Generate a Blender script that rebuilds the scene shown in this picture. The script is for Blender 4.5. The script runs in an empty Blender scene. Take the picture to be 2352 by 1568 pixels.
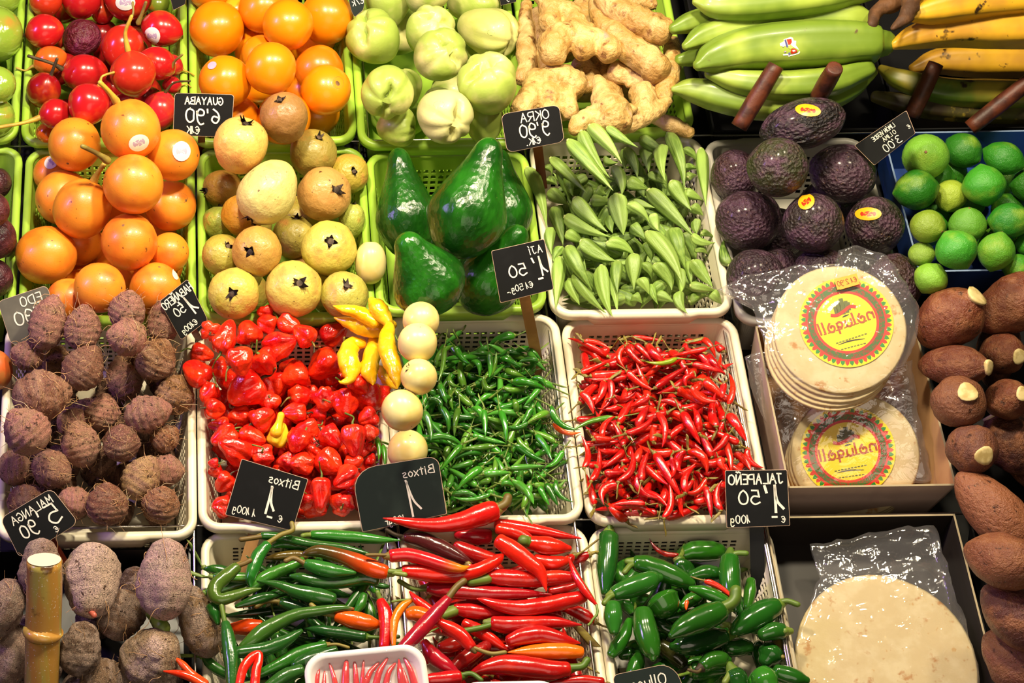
import bpy, math, random
import numpy as np
from mathutils import Vector as V, Matrix, noise
from mathutils.bvhtree import BVHTree
random.seed(7); rng = random.Random(11)
R = math.radians
C = bpy.context.scene.collection
SC = bpy.context.scene

# ---------------------------------------------------------------- camera, light, exposure
F, PX, PY, D = 4500.0, 480.0, 784.0, 3.15
AL, SG, RO = R(33.6), R(35), 0.016
O = V((0, 0, 0.85))                                   # a point of the sloping display, in front of the lens
U = V((1, 0, 0)); VV = V((0, math.cos(SG), math.sin(SG))); N = V((0, -math.sin(SG), math.cos(SG)))
_Y0 = VV*math.cos(AL) + N*math.sin(AL); CZ = -VV*math.sin(AL) + N*math.cos(AL)
CX = U*math.cos(RO) - _Y0*math.sin(RO); CY = U*math.sin(RO) + _Y0*math.cos(RO)
CAM = O + CZ*D
cd = bpy.data.cameras.new('camera'); cam = bpy.data.objects.new('camera', cd); C.objects.link(cam)
cd.sensor_width = 36; cd.lens = 36*F/2352; cd.shift_x = (1176-PX)/2352; cd.clip_start = .05
M = Matrix((CX, CY, CZ)).transposed().to_4x4(); M.translation = CAM; cam.matrix_world = M
SC.camera = cam
SC.view_settings.view_transform = 'Standard'; SC.view_settings.look = 'None'
SC.view_settings.gamma = 1; SC.view_settings.use_curve_mapping = False
SC.view_settings.exposure = -0.3
w = bpy.data.worlds.new('hall'); SC.world = w; w.use_nodes = True
w.node_tree.nodes['Background'].inputs[0].default_value = (1, .8, .62, 1)
w.node_tree.nodes['Background'].inputs[1].default_value = .035
def area(name, loc, aim, size, power, col, sy=None, spread=180):
    l = bpy.data.lights.new(name, 'AREA'); o = bpy.data.objects.new(name, l); C.objects.link(o)
    l.energy = power; l.color = col; l.size = size; l.spread = R(spread)
    if sy: l.shape = 'RECTANGLE'; l.size_y = sy
    else: l.shape = 'DISK'
    o.location = loc; o.rotation_euler = (V(aim)-V(loc)).to_track_quat('-Z', 'Y').to_euler()
    return o
KEY = (1, .86, .60)
area('hall_lamp', (-.05, -.62, 2.3), (.05, -.05, .8), .16, 35, KEY)
area('hall_lamp', (.62, -.62, 2.3), (.6, -.05, .8), .16, 35, KEY)
area('hall_lamp', (1.25, -.55, 2.35), (1.05, .0, .8), .16, 15, KEY)
area('hall_fill', (.35, -2.7, 1.1), (.3, 0, .85), 1.8, 16, (1, .84, .66))
area('violet_lamp', (-1.9, -.75, 2.2), (.2, 0, .85), .16, 30, (.50, .28, 1), sy=.7)

# ---------------------------------------------------------------- picture <-> place
def ray(px, py): return CX*((px-PX)/F) - CY*((py-PY)/F) - CZ
def unp(px, py, w):
    d = ray(px, py); t = ((O-CAM).dot(N)+w)/d.dot(N)
    return CAM + d*t, t
def at_depth(px, py, t): return CAM + ray(px, py)*t
def proj(P):
    q = P-CAM; z = -q.dot(CZ)
    return PX+F*q.dot(CX)/z, PY-F*q.dot(CY)/z, z
def plane(P): q = P-O; return q.dot(U), q.dot(VV), q.dot(N)
def pt(a, b, c): return O + U*a + VV*b + N*c
def frame(px, py):
    z = -ray(px, py).normalized(); x = (CX - z*CX.dot(z)).normalized()
    return x, z.cross(x), z

# ---------------------------------------------------------------- colours and materials
def hx(s, a=1):
    c = [int(s[i:i+2], 16)/255 for i in (0, 2, 4)]
    return tuple(x/12.92 if x <= .04045 else ((x+.055)/1.055)**2.4 for x in c)+(a,)
MATS = {}
class NT:
    def __init__(s, name):
        s.m = bpy.data.materials.new(name); s.m.use_nodes = True; s.t = s.m.node_tree
        s.b = s.t.nodes['Principled BSDF']; MATS[name] = s.m
    def n(s, typ, **k):
        x = s.t.nodes.new('ShaderNode'+typ)
        for a, b in k.items(): setattr(x, a, b)
        return x
    def l(s, a, b): s.t.links.new(a, b)
    def mix(s, fac, a, b, mode='MIX'):
        x = s.n('Mix', data_type='RGBA', blend_type=mode)
        for sock, val in ((x.inputs['Factor'], fac), (x.inputs[6], a), (x.inputs[7], b)):
            if hasattr(val, 'is_linked'): s.l(val, sock)
            else: sock.default_value = val
        return x.outputs[2]
    def rng(s, val, lo, hi, a=0., b=1.):
        x = s.n('MapRange', interpolation_type='SMOOTHSTEP'); s.l(val, x.inputs[0])
        for i, q in ((1, lo), (2, hi), (3, a), (4, b)): x.inputs[i].default_value = q
        return x.outputs[0]
    def noise(s, vec, scale, detail=3, rough=.55, dist=0):
        x = s.n('TexNoise'); s.l(vec, x.inputs['Vector']); x.inputs['Scale'].default_value = scale
        x.inputs['Detail'].default_value = detail; x.inputs['Roughness'].default_value = rough; x.inputs['Distortion'].default_value = dist
        return x.outputs['Fac']
    def vec(s):
        tc = s.n('TexCoord'); oi = s.n('ObjectInfo'); a = s.n('VectorMath', operation='ADD'); sc = s.n('VectorMath', operation='SCALE')
        s.oi = oi; s.tc = tc
        cmb = s.n('CombineXYZ')
        for i in range(3): s.l(oi.outputs['Random'], cmb.inputs[i])
        s.l(cmb.outputs[0], sc.inputs[0]); sc.inputs['Scale'].default_value = 41.
        s.l(tc.outputs['Object'], a.inputs[0]); s.l(sc.outputs[0], a.inputs[1])
        return a.outputs[0]
def organic(name, base=None, c2=None, ns=3, n2=(.4, .65), spot=None, spot2=None, bump=None, rough=.3, coat=0, zg=None, tg=None, stretch=None, val=.12, sss=0, bump2=None, spec=.5):
    q = NT(name); v = q.vec()
    if stretch:
        mp = q.n('Mapping'); q.l(v, mp.inputs[0]); mp.inputs['Scale'].default_value = stretch; vs = mp.outputs[0]
    else: vs = v
    col = q.oi.outputs['Color'] if base is None else hx(base)
    if tg:
        at = q.n('Attribute', attribute_name='t')
        col = q.mix(q.rng(at.outputs['Fac'], tg[1], tg[2]), col, hx(tg[0]))
    if zg:
        sp = q.n('SeparateXYZ'); q.l(q.tc.outputs['Object'], sp.inputs[0])
        col = q.mix(q.rng(sp.outputs[2], zg[1], zg[2], 0, zg[3] if len(zg) > 3 else 1), col, hx(zg[0]))
    if c2: col = q.mix(q.rng(q.noise(vs, ns), *n2), col, hx(c2))
    if val:
        hs = q.n('HueSaturation'); mr = q.n('MapRange'); q.l(q.oi.outputs['Random'], mr.inputs[0])
        mr.inputs[3].default_value = 1-val; mr.inputs[4].default_value = 1+val
        q.l(mr.outputs[0], hs.inputs['Value'])
        if hasattr(col, 'is_linked'): q.l(col, hs.inputs['Color'])
        else: hs.inputs['Color'].default_value = col
        col = hs.outputs[0]
    for s in (spot, spot2):
        if s: col = q.mix(q.rng(q.noise(v, s[1], 4, .6), s[2], s[3]), col, hx(s[0]))
    if hasattr(col, 'is_linked'): q.l(col, q.b.inputs['Base Color'])
    else: q.b.inputs['Base Color'].default_value = col
    q.b.inputs['Roughness'].default_value = rough
    q.b.inputs['Specular IOR Level'].default_value = spec
    if coat: q.b.inputs['Coat Weight'].default_value = coat; q.b.inputs['Coat Roughness'].default_value = .12
    if sss:
        q.b.inputs['Subsurface Weight'].default_value = sss; q.b.inputs['Subsurface Scale'].default_value = .01
        q.b.inputs['Subsurface Radius'].default_value = (1, .5, .25)
    prev = None
    for bp in (bump, bump2):
        if bp:
            b = q.n('Bump'); b.inputs['Strength'].default_value = bp[1]; b.inputs['Distance'].default_value = bp[2]
            if len(bp) > 3 and bp[3] == 'v':
                vo = q.n('TexVoronoi'); q.l(v, vo.inputs['Vector']); vo.inputs['Scale'].default_value = bp[0]; h = vo.outputs['Distance']
            else: h = q.noise(vs, bp[0], 4)
            q.l(h, b.inputs['Height'])
            if prev: q.l(prev, b.inputs['Normal'])
            prev = b.outputs[0]
    if prev: q.l(prev, q.b.inputs['Normal'])
    return q.m
def plain(name, col, rough=.5, metal=0, nz=None, spec=.5):
    q = NT(name); q.b.inputs['Specular IOR Level'].default_value = spec; q.b.inputs['Roughness'].default_value = rough; q.b.inputs['Metallic'].default_value = metal
    if nz:
        v = q.vec(); q.l(q.mix(q.rng(q.noise(v, nz[1]), nz[2], nz[3]), hx(col), hx(nz[0])), q.b.inputs['Base Color'])
    else: q.b.inputs['Base Color'].default_value = hx(col)
    return q.m
organic('tamarillo_skin', rough=.24, c2='d8541c', ns=1.6, n2=(.52, .8), coat=.4, val=.1, spot=('5a0d10', 9, .70, .76))
organic('shrivelled_skin', base='5a1420', rough=.4, c2='7a2a48', ns=3, bump=(4, 1, .012), bump2=(10, .8, .005), val=0)
organic('passion_skin', rough=.30, c2='f58a10', ns=1.2, n2=(.45, .75), val=.05, spot=('a86418', 14, .70, .78), bump=(60, .3, .0005), coat=.25)
organic('granadilla_skin', rough=.38, c2='dc6a1e', ns=1.4, n2=(.42, .75), val=.06, spot=('7a4416', 10, .665, .72), spot2=('9a6020', 34, .70, .78), bump=(40, .35, .0006), coat=.15)
organic('guava_skin', rough=.42, c2='c88a48', ns=1.8, n2=(.5, .76), val=.1, spot=('54381e', 9, .66, .72), spot2=('7a5a2a', 26, .68, .74), bump=(5, .7, .005), coat=.1)
organic('chayote_skin', rough=.42, c2='e4dc94', ns=1.5, n2=(.45, .75), val=.06, spot=('a8803c', 7, .74, .8), coat=.1, bump=(18, .4, .001))
organic('avocado_skin', base='123f0c', rough=.2, c2='226414', ns=2.2, val=.1, spot=('6a7a30', 30, .68, .75), bump=(15, .8, .0011, 'v'), bump2=(34, .6, .0008), coat=.08)
organic('hass_skin', rough=.36, c2='54384a', ns=3, val=.1, bump=(16, 1, .004, 'v'), spot=('8a6a48', 30, .62, .72), bump2=(26, .9, .004), coat=.15)
organic('lime_skin', rough=.3, c2='8fb03a', ns=1.3, n2=(.52, .8), val=.14, bump=(42, .8, .0012), bump2=(6, .6, .003))
organic('okra_skin', rough=.42, c2='8fae50', ns=2.2, val=.16, zg=('b4c870', .3, .5, .4), bump=(9, .5, .0012), stretch=(2.5, 2.5, .6), spot=('6a5a26', 16, .72, .78))
organic('habanero_skin', rough=.2, c2='f43a14', ns=1.4, val=.1, coat=.5, bump=(3.2, .8, .004))
organic('aji_skin', rough=.26, c2='ffd028', ns=30, val=.05, coat=.4, bump=(70, .5, .004))
organic('red_chilli_skin', rough=.2, c2='e83012', ns=2.4, n2=(.5, .75), val=.22, coat=.5, bump=(5, .6, .0012), stretch=(1, 1, 2.5))
organic('green_chilli_skin', rough=.2, c2='4c8a20', ns=2.4, n2=(.5, .75), val=.25, coat=.4, bump=(4, .5, .001))
organic('long_chilli_skin', rough=.22, c2=None, val=.06, coat=.5, bump=(60, .3, .004))
organic('long_red_skin', rough=.22, c2='e02a10', ns=18, n2=(.5, .8), val=.08, coat=.5, bump=(55, .3, .004))
organic('turning_skin', rough=.22, tg=('e8560c', .35, .75), val=0, coat=.5, bump=(50, .2, .004))
organic('turning_rev', rough=.22, tg=('4a3c16', .18, .62), val=0, coat=.5, bump=(50, .2, .004))
organic('red_tip_skin', rough=.22, tg=('b03010', .86, 1.), val=0, coat=.5, bump=(50, .2, .004))
organic('orange_tip_skin', rough=.22, tg=('f28a18', .5, .8), val=0, coat=.5, bump=(50, .2, .004))
organic('jalapeno_skin', rough=.16, c2='246014', ns=20, n2=(.5, .8), val=.14, coat=.6, bump=(30, .12, .004))
organic('eddoe_skin', rough=.62, c2='b88a70', ns=2.2, n2=(.42, .66), val=.14, spot=('4a2c1a', 8, .56, .68), spot2=('d8b48a', 22, .57, .68), bump=(9, 1, .010), bump2=(30, 1, .005), stretch=(.7, .7, 3.2))
organic('malanga_skin', rough=.8, c2='e8c4b0', ns=2.6, n2=(.42, .62), val=.1, spot=('6a4836', 10, .60, .68), spot2=('ecd4b8', 30, .56, .68), bump=(8, 1, .010), bump2=(32, 1, .005), stretch=(1, 1, 2.2))
organic('cassava_skin', rough=.36, c2='8a5638', ns=3.4, n2=(.4, .66), val=.12, spot=('42200f', 7, .60, .70), spot2=('c49a70', 26, .66, .74), bump=(13, .9, .004), bump2=(40, .8, .002), stretch=(1, 1, 1.6))
organic('ginger_skin', base='b88e4c', rough=.5, c2='d6b474', ns=22, n2=(.4, .65), val=.08, spot=('80562a', 55, .57, .70), spot2=('c09a8c', 16, .66, .78), bump=(70, 1, .006), bump2=(170, .6, .002))
organic('plantain_skin', base='6f8a2a', rough=.4, c2='a4b848', ns=9, n2=(.4, .7), val=.05, spot=('5c4a2a', 30, .70, .76), coat=.15, bump=(22, .1, .004))
organic('ripe_plantain_skin', base='d8a522', rough=.42, c2='b8862a', ns=10, val=.05, spot=('33220f', 17, .62, .68), spot2=('5a3c14', 70, .66, .72), bump=(22, .2, .004))
organic('old_plantain_skin', base='5a5a1c', rough=.5, c2='3a2c14', ns=16, val=.05, spot=('a8922c', 22, .62, .7))
organic('green_plantain_skin', base='55701e', rough=.42, c2='a89430', ns=8, val=.05, spot=('2c2010', 18, .62, .7))
organic('golden_skin', base='ecdc92', rough=.34, c2='e6cc74', ns=1.4, val=.05, coat=.2, spot=('b89850', 20, .72, .78))
organic('green_tomato_skin', base='8fae3c', rough=.12, c2='c0883c', ns=1.2, n2=(.55, .75), val=.08, coat=.8, bump=(4, .5, .004))
organic('purple_passion_skin', base='3a1a24', rough=.3, c2='5a2c34', ns=3, bump=(8, .8, .005), val=.1, spot=('8a6a5a', 18, .7, .78))
organic('mango_skin', base='d8632c', rough=.4, c2='b8743c', ns=2, val=0, spot=('5c3a1c', 9, .66, .74))
organic('stem_green', rough=.45, base='4f6f1e', c2='7a8a3a', ns=4, val=.15)
organic('stem_olive', rough=.5, base='8a7c34', c2='6a5524', ns=4, val=.15)
organic('stem_yellow', rough=.5, base='c9a83c', c2='a88830', ns=4, val=.1)
organic('stem_dark', rough=.6, base='3a2c18', c2='5c4a26', ns=5, val=.15)
organic('calyx_brown', rough=.7, base='2e2016', c2='5a4632', ns=6, val=.1)
organic('scar_tan', rough=.6, base='8a5f38', c2='5c3c22', ns=5, val=.1)
organic('cut_flesh', rough=.6, base='dcc68c', c2='b89f62', ns=5, val=.05)
organic('root_hair', rough=.7, base='c09468', val=.2)
organic('pale_root', rough=.7, base='c9b48a', val=.1)
organic('wood', rough=.6, base='b88a50', c2='98703c', ns=30, stretch=(1, 1, .2), val=.05)
organic('dark_wood', rough=.5, base='5c2a14', c2='3a180c', ns=40, val=.05, bump=(80, .3, .003))
organic('red_wood', rough=.5, base='7a2c16', val=.0)
plain('black_wood', '0c0c0e', .5)
organic('cane', rough=.28, base='b8863c', c2='a89c48', ns=16, stretch=(3, 3, .25), spot=('e8dcc8', 300, .645, .68), spot2=('5a3a1c', 26, .60, .72), val=0, coat=.3)
plain('cane_cut', 'e8d4b8', .7)
def plastic(name, col, dirt):
    organic(name, base=col, rough=.38, c2=dirt, ns=14, n2=(.55, .85), val=.03, spot=('6a5a40', 55, .73, .79))
plastic('green_plastic', 'a4cc44', '96be3e'); plastic('white_plastic', 'e6dcc2', 'd4c6a4'); plastic('grey_plastic', 'b8b4a8', '9c988c')
plain('black_plastic', '121214', .4); plain('steel', 'c8c4c0', .25, 1)
plain('chalkboard', '08090a', .6, nz=('121314', 30, .5, .8), spec=.2); plain('green_chalkboard', '16221e', .5, nz=('202c27', 30, .5, .8), spec=.25); plain('glare_chalkboard', '58554c', .4, nz=('6e6a5e', 20, .4, .8))  # the grey board's colour holds the glare on the EDO sign
plain('board_edge', 'b89a80', .6); plain('chalk', 'e6e2d2', .8)
plain('panel_black', '060606', .7); plain('floor_tile', '2a2622', .5, nz=('3a342c', 6, .4, .6))
plain('cardboard', 'b58a5e', .8, nz=('a67c52', 14, .4, .7)); plain('card_pale', 'c4a898', .8, nz=('b4988a', 14, .4, .7)); plain('card_lilac', 'b098b8', .7)
plain('card_dark', '241e1a', .5); plain('card_edge', 'a89878', .7); plain('card_blue', '1c3f86', .45, nz=('16336e', 18, .4, .7)); plain('card_blue_edge', '7c92b4', .6)
plain('foam', 'eae4e0', .5); plain('paper_white', 'd8d4cc', .7, nz=('8a8c88', 26, .56, .7))
plain('sticker_white', 'f0eadc', .4); plain('sticker_mark', 'b8a4bc', .5); plain('sticker_orange', 'f4a818', .35); plain('sticker_red', 'b02a0c', .4)
plain('label_yellow', 'f0dc1c', .35); plain('label_red', 'd02a14', .4); plain('label_green', '1e8a2c', .4); plain('label_band', '3c6a24', .4, nz=('8a3a18', 260, .48, .56))
plain('label_ink', '1c1a10', .5); plain('label_brown', 'b04818', .5); plain('price_orange', 'fa9a1c', .45); plain('price_ink', '8a4010', .6)
plain('cactus_green', '5c6420', .5); plain('sticker_blue', '4a4a8a', .5)
organic('tortilla_dough', base='d2bd8c', rough=.75, c2='dccb9e', ns=40, n2=(.4, .7), val=.03, spot=('b8864a', 34, .59, .70), bump=(60, .3, .003), spot2=('c8a468', 75, .64, .72))
organic('dry_leaf', base='4a2e18', rough=.7, c2='6c4626', ns=30, val=.1, bump=(60, .6, .004))
def film(name, amt, wr):
    q = NT(name); v = q.vec(); t = q.t; t.nodes.remove(q.b)
    tr = q.n('BsdfTransparent'); tr.inputs[0].default_value = (.97, .97, .98, 1)
    gl = q.n('BsdfGlossy'); gl.inputs['Roughness'].default_value = .08; gl.inputs['Color'].default_value = (1, 1, 1, 1)
    b = q.n('Bump'); b.inputs['Strength'].default_value = .6; b.inputs['Distance'].default_value = .004
    q.l(q.noise(v, wr, 3, .5, 1.5), b.inputs['Height']); q.l(b.outputs[0], gl.inputs['Normal'])
    lw = q.n('LayerWeight'); lw.inputs[0].default_value = .35; q.l(b.outputs[0], lw.inputs['Normal'])
    mr = q.rng(lw.outputs['Facing'], .25, 1, amt, .5)
    mx = q.n('MixShader'); q.l(mr, mx.inputs[0]); q.l(tr.outputs[0], mx.inputs[1]); q.l(gl.outputs[0], mx.inputs[2])
    df = q.n('BsdfDiffuse'); df.inputs[0].default_value = (.9, .88, .9, 1); m2 = q.n('MixShader'); m2.inputs[0].default_value = .035; q.l(mx.outputs[0], m2.inputs[1]); q.l(df.outputs[0], m2.inputs[2])
    q.l(m2.outputs[0], t.nodes['Material Output'].inputs[0])
film('clear_film', .10, 30); film('tray_film', .03, 40)

# ---------------------------------------------------------------- objects
def mesh(name, vs, fs, mats, idx=None, smooth=True, t=None):
    m = bpy.data.meshes.new(name); m.from_pydata([tuple(v) for v in vs], [], fs)
    for a in ([mats] if isinstance(mats, str) else mats): m.materials.append(MATS[a])
    if idx: m.polygons.foreach_set('material_index', idx)
    if smooth: m.polygons.foreach_set('use_smooth', [True]*len(m.polygons))
    if t is not None:
        a = m.attributes.new('t', 'FLOAT', 'POINT'); a.data.foreach_set('value', t)
    m.update(); return m
def obj(name, me, mat=None, parent=None, color=None):
    o = bpy.data.objects.new(name, me); C.objects.link(o)
    if parent: o.parent = parent
    if mat is not None: o.matrix_basis = mat
    if color: o.color = hx(color) if isinstance(color, str) else color
    return o
def tag(o, label, cat, group=None, kind=None):
    o['label'] = label; o['category'] = cat
    if group: o['group'] = group
    if kind: o['kind'] = kind
    return o
def catmull(P, n):
    P = [np.array(p, float) for p in P]
    if len(P) == 2: return [P[0]+(P[1]-P[0])*i/(n-1) for i in range(n)]
    Q = [2*P[0]-P[1]]+P+[2*P[-1]-P[-2]]; out = []; k = len(P)-1
    for i in range(n):
        s = i/(n-1)*k; j = min(int(s), k-1); f = s-j; a, b, c, d = Q[j:j+4]
        out.append(.5*((2*b)+(c-a)*f+(2*a-5*b+4*c-d)*f*f+(3*b-a-3*c+d)*f**3))
    return out
def sweep(pts, rad, seg=10, n=None, cross=None, wob=0, blunt=(1, 1), seed=0):
    """tube along pts with radii, rounded ends; returns verts, faces, t"""
    n = n or max(6, 5*(len(pts)-1)+1)
    PR = catmull([tuple(p)+(r,) for p, r in zip(pts, rad)], n)
    P = [V(p[:3]) for p in PR]; rr = [max(p[3], 1e-5) for p in PR]
    # round both ends
    st = []
    T0 = (P[0]-P[1]).normalized(); T1 = (P[-1]-P[-2]).normalized()
    for f in (.98, .8, .5): st.append((P[0]+T0*rr[0]*f*blunt[0], rr[0]*math.sqrt(1-f*f)))
    st += list(zip(P, rr))
    for f in (.5, .8, .98): st.append((P[-1]+T1*rr[-1]*f*blunt[1], rr[-1]*math.sqrt(1-f*f)))
    vs, fs, ts = [], [], []; m = len(st); up = None
    for i, (p, r) in enumerate(st):
        T = (st[min(i+1, m-1)][0]-st[max(i-1, 0)][0]).normalized()
        if up is None:
            up = N - T*N.dot(T)
            if up.length < .1: up = VV - T*VV.dot(T)
        up = (up - T*up.dot(T)).normalized(); sd = T.cross(up)
        for k in range(seg):
            a = 2*math.pi*k/seg; q = r*(cross(a, i/(m-1)) if cross else 1)
            if wob: q *= 1+wob*noise.noise(V((math.cos(a)*1.2+seed*3.1, math.sin(a)*1.2, i*.55)))
            vs.append(p+up*(q*math.cos(a))+sd*(q*math.sin(a))); ts.append(i/(m-1))
    for i in range(m-1):
        for k in range(seg):
            a, b = i*seg+k, i*seg+(k+1) % seg; fs.append((a, b, b+seg, a+seg))
    fs.append(tuple(range(seg))[::-1]); fs.append(tuple((m-1)*seg+k for k in range(seg)))
    return vs, fs, ts
def join(parts):
    vs, fs, idx = [], [], []
    for p in parts:
        b = len(vs); vs += list(p[0]); fs += [tuple(b+i for i in f) for f in p[1]]; idx += [p[2] if len(p) > 2 else 0]*len(p[1])
    return vs, fs, idx

# ---------------------------------------------------------------- resting: let each thing sink along its line of sight until it touches
class Heap:
    px = np.zeros((0, 3)); P = np.zeros((0, 4))
H_ = Heap()
_buf = []
def put(pts, rad):
    a = []; b = []
    for p, r in zip(pts, rad):
        x, y, z = proj(p); a.append((x, y, r*F/z)); b.append((p[0], p[1], p[2], r))
    H_.px = np.vstack((H_.px, a)); H_.P = np.vstack((H_.P, b))
BAS = {}
PANEL = -.105
def sink(fn, bas=None, wmin=PANEL, wmax=.34, tol=.93):
    p0, r0 = fn(.03)
    q = np.array([proj(p) for p in p0]); rp = np.array(r0)*F/q[:, 2]
    x0, x1, y0, y1 = (q[:, 0]-rp).min()-25, (q[:, 0]+rp).max()+25, (q[:, 1]-rp).min()-25, (q[:, 1]+rp).max()+25
    A = H_.px; s = (A[:, 0]+A[:, 2] > x0) & (A[:, 0]-A[:, 2] < x1) & (A[:, 1]+A[:, 2] > y0) & (A[:, 1]-A[:, 2] < y1)
    B = H_.P[s]; bk = BAS.get(bas)
    o, u, v, n = (np.array(t) for t in (O, U, VV, N))
    def hit(w):
        p, r = fn(w); p = np.array([tuple(t) for t in p]); r = np.array(r)
        h = (p-o) @ n
        if (h-r*.92 < wmin).any(): return True
        if bk:
            if (h-r*.92 < bk['floor']).any(): return True
            a, b = (p-o) @ u, (p-o) @ v; dn = np.clip((bk['w']-h)/bk['h'], 0, 1); ins = bk['t']*dn+.004; below = h < bk['w']-.002
            if (below & ((a-r < bk['u0']+ins) | (a+r > bk['u1']-ins) | (b-r < bk['v0']+ins) | (b+r > bk['v1']-ins))).any(): return True
        if len(B):
            d = ((p[:, None, :]-B[None, :, :3])**2).sum(2); q = (r[:, None]+B[None, :, 3])*tol
            if (d < q*q).any(): return True
        return False
    w = wmax
    while w > wmin and not hit(w-.008): w -= .008
    for s in (.004, .002, .001):
        if not hit(w-s): w -= s
    return w
# ---------------------------------------------------------------- shapes of the produce: unit length and width, stem end at +Z
def nz(x, y, z, s): return noise.noise(V((x+s*7.3, y-s*3.1, z+s*1.7)))
def lathe(prof, seg=24, rings=18, mod=None, dz=None):
    vs, fs = [], []
    for i in range(rings+1):
        t = .5-.5*math.cos(math.pi*i/rings); z = t-.5; r = prof(t)
        for k in range(seg):
            a = 2*math.pi*k/seg; q = r*(mod(a, t) if mod else 1)
            x, y = q*math.cos(a), q*math.sin(a); vs.append((x, y, z+(dz(x, y, t) if dz else 0)))
    for i in range(rings):
        for k in range(seg):
            a, b = i*seg+k, i*seg+(k+1) % seg; fs.append((a, b, b+seg, a+seg))
    fs.append(tuple(range(seg))[::-1]); fs.append(tuple(rings*seg+k for k in range(seg)))
    return vs, fs
def sup(t, p=2., q=.5): return .5*max(0, 1-abs(2*t-1)**p)**q
def interp(pairs):
    xs = [a for a, _ in pairs]; ys = [b for _, b in pairs]
    P = catmull([(x, y) for x, y in pairs], 80); X = [p[0] for p in P]; Y = [p[1] for p in P]
    return lambda t: max(.0005, float(np.interp(t, X, Y)))
PRO = {}
flat = lambda z0, k=0.: (lambda x, y, t: -t+.5+z0+k*t)
def proto(kind, name, cat, mat, prof, n=3, mod=None, dz=None, seg=24, rings=18, kids=None):
    vs = []
    for s in range(n):
        b = lathe(prof, seg, rings, (lambda a, t, s=s: mod(a, t, s)) if mod else None, (lambda x, y, t, s=s: dz(x, y, t, s)) if dz else None)
        me = mesh(name, b[0], b[1], mat)
        vs.append((me, [(nm, mesh(nm, *kb[:2], km)) for nm, kb, km in (kids(s) if kids else [])]))
    PRO[kind] = dict(name=name, cat=cat, vars=vs, prof=prof, bvh={})
def tube(pts, rad, seg=6, n=None): return sweep([V(p) for p in pts], rad, seg, n)
def flap(ang, r0, ln, wd, z0, lift, curl):
    vs, fs = [], []
    for i in range(4):
        f = i/3; wv = wd*(1-f*.85)
        for sgn in (-1, 1):
            a = ang; x = r0+ln*f; vs.append((x*math.cos(a)-sgn*wv*math.sin(a), x*math.sin(a)+sgn*wv*math.cos(a), z0+lift*f+curl*f*f))
    for i in range(3): fs += [(2*i, 2*i+1, 2*i+3, 2*i+2), (2*i, 2*i+2, 2*i+3, 2*i+1)]
    return vs, fs
def wob(am, fr, s0=0): return lambda a, t, s: 1+am*nz(math.cos(a)*fr, math.sin(a)*fr, t*fr*1.6, s+s0)
# round fruit
dimple = lambda d: (lambda x, y, t, s: -d*math.exp(-((x*x+y*y)/.012)) if t > .5 else 0)
proto('passion', 'passion_fruit', 'fruit', 'passion_skin', lambda t: sup(t, 2.15), 3, wob(.035, 1.1), dimple(.03),
      kids=lambda s: [('stem_scar', lathe(lambda t: .055*sup(t)*2, 10, 4, None, flat(.452, .012)), 'scar_tan')])
proto('granadilla', 'granadilla', 'fruit', 'granadilla_skin', lambda t: sup(t, 2.1), 3, wob(.04, 1.1, 5), dimple(.02),
      kids=lambda s: [('blossom_scar', join([lathe(lambda t: .035*sup(t)*2, 8, 4, None, flat(.472, .012))])[:2], 'scar_tan')])
proto('tamarillo', 'tamarillo', 'fruit', 'tamarillo_skin', interp([(0, .0), (.04, .13), (.15, .31), (.35, .46), (.55, .5), (.75, .43), (.9, .25), (.97, .11), (1, .0)]), 3, wob(.03, 1, 9),
      kids=lambda s: [('stem', join([tube([(0, 0, .44), (.02, .01, .56), (.05*s, .06, .75), (.1, .1*(s-1), .95)], [.09, .05, .03, .035])])[:2], ['stem_yellow', 'stem_olive', 'stem_dark'][s])])
proto('shrivelled', 'tamarillo', 'fruit', 'shrivelled_skin', lambda t: sup(t, 2), 1, lambda a, t, s: 1+.05*nz(math.cos(a)*2.5, math.sin(a)*2.5, t*5, 2),
      kids=lambda s: [('stem', join([tube([(0, 0, .46), (.02, .02, .62)], [.08, .06])])[:2], 'stem_olive')])
def crown(s):
    q = random.Random(s); ps = [lathe(lambda t: .085*sup(t)*2, 10, 4, None, flat(.44, .03))]
    for k in range(5): ps.append(flap(2*math.pi*k/5+q.random()*1.1, .05, .03+.08*q.random(), .03+.03*q.random(), .465, .07*q.random(), .06*q.random()))
    return [('calyx', join(ps)[:2], 'calyx_brown')]
proto('guava', 'guava', 'fruit', 'guava_skin', interp([(0, 0), (.03, .14), (.15, .34), (.4, .48), (.62, .5), (.82, .41), (.95, .22), (1, .06)]), 4, wob(.07, 1.7, 3), dimple(.05), kids=crown)
proto('golden', 'pale_golden_fruit', 'fruit', 'golden_skin', lambda t: sup(t, 2.25), 2, wob(.02, 1, 4), dimple(.03),
      kids=lambda s: [('blossom_scar', lathe(lambda t: .02*sup(t)*2, 6, 3, None, flat(.462, .012)), 'calyx_brown')])
proto('lime', 'lime', 'fruit', 'lime_skin', interp([(0, 0), (.02, .06), (.06, .13), (.16, .31), (.4, .48), (.6, .49), (.82, .35), (.94, .15), (.98, .08), (1, .0)]), 3, wob(.03, 1.3, 8),
      kids=lambda s: [('stem_scar', lathe(lambda t: .035*sup(t)*2, 8, 4, None, flat(.488, .014)), 'scar_tan')])
proto('tomato', 'green_tomato', 'vegetable', 'green_tomato_skin', lambda t: sup(t, 2.3), 2, wob(.03, 1, 6), dimple(.04))
proto('purple', 'purple_passion_fruit', 'fruit', 'purple_passion_skin', lambda t: sup(t, 2.1), 2, wob(.06, 2, 6))
proto('mango', 'mango', 'fruit', 'mango_skin', lambda t: sup(t, 2.1), 1, wob(.05, 1, 6))
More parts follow.
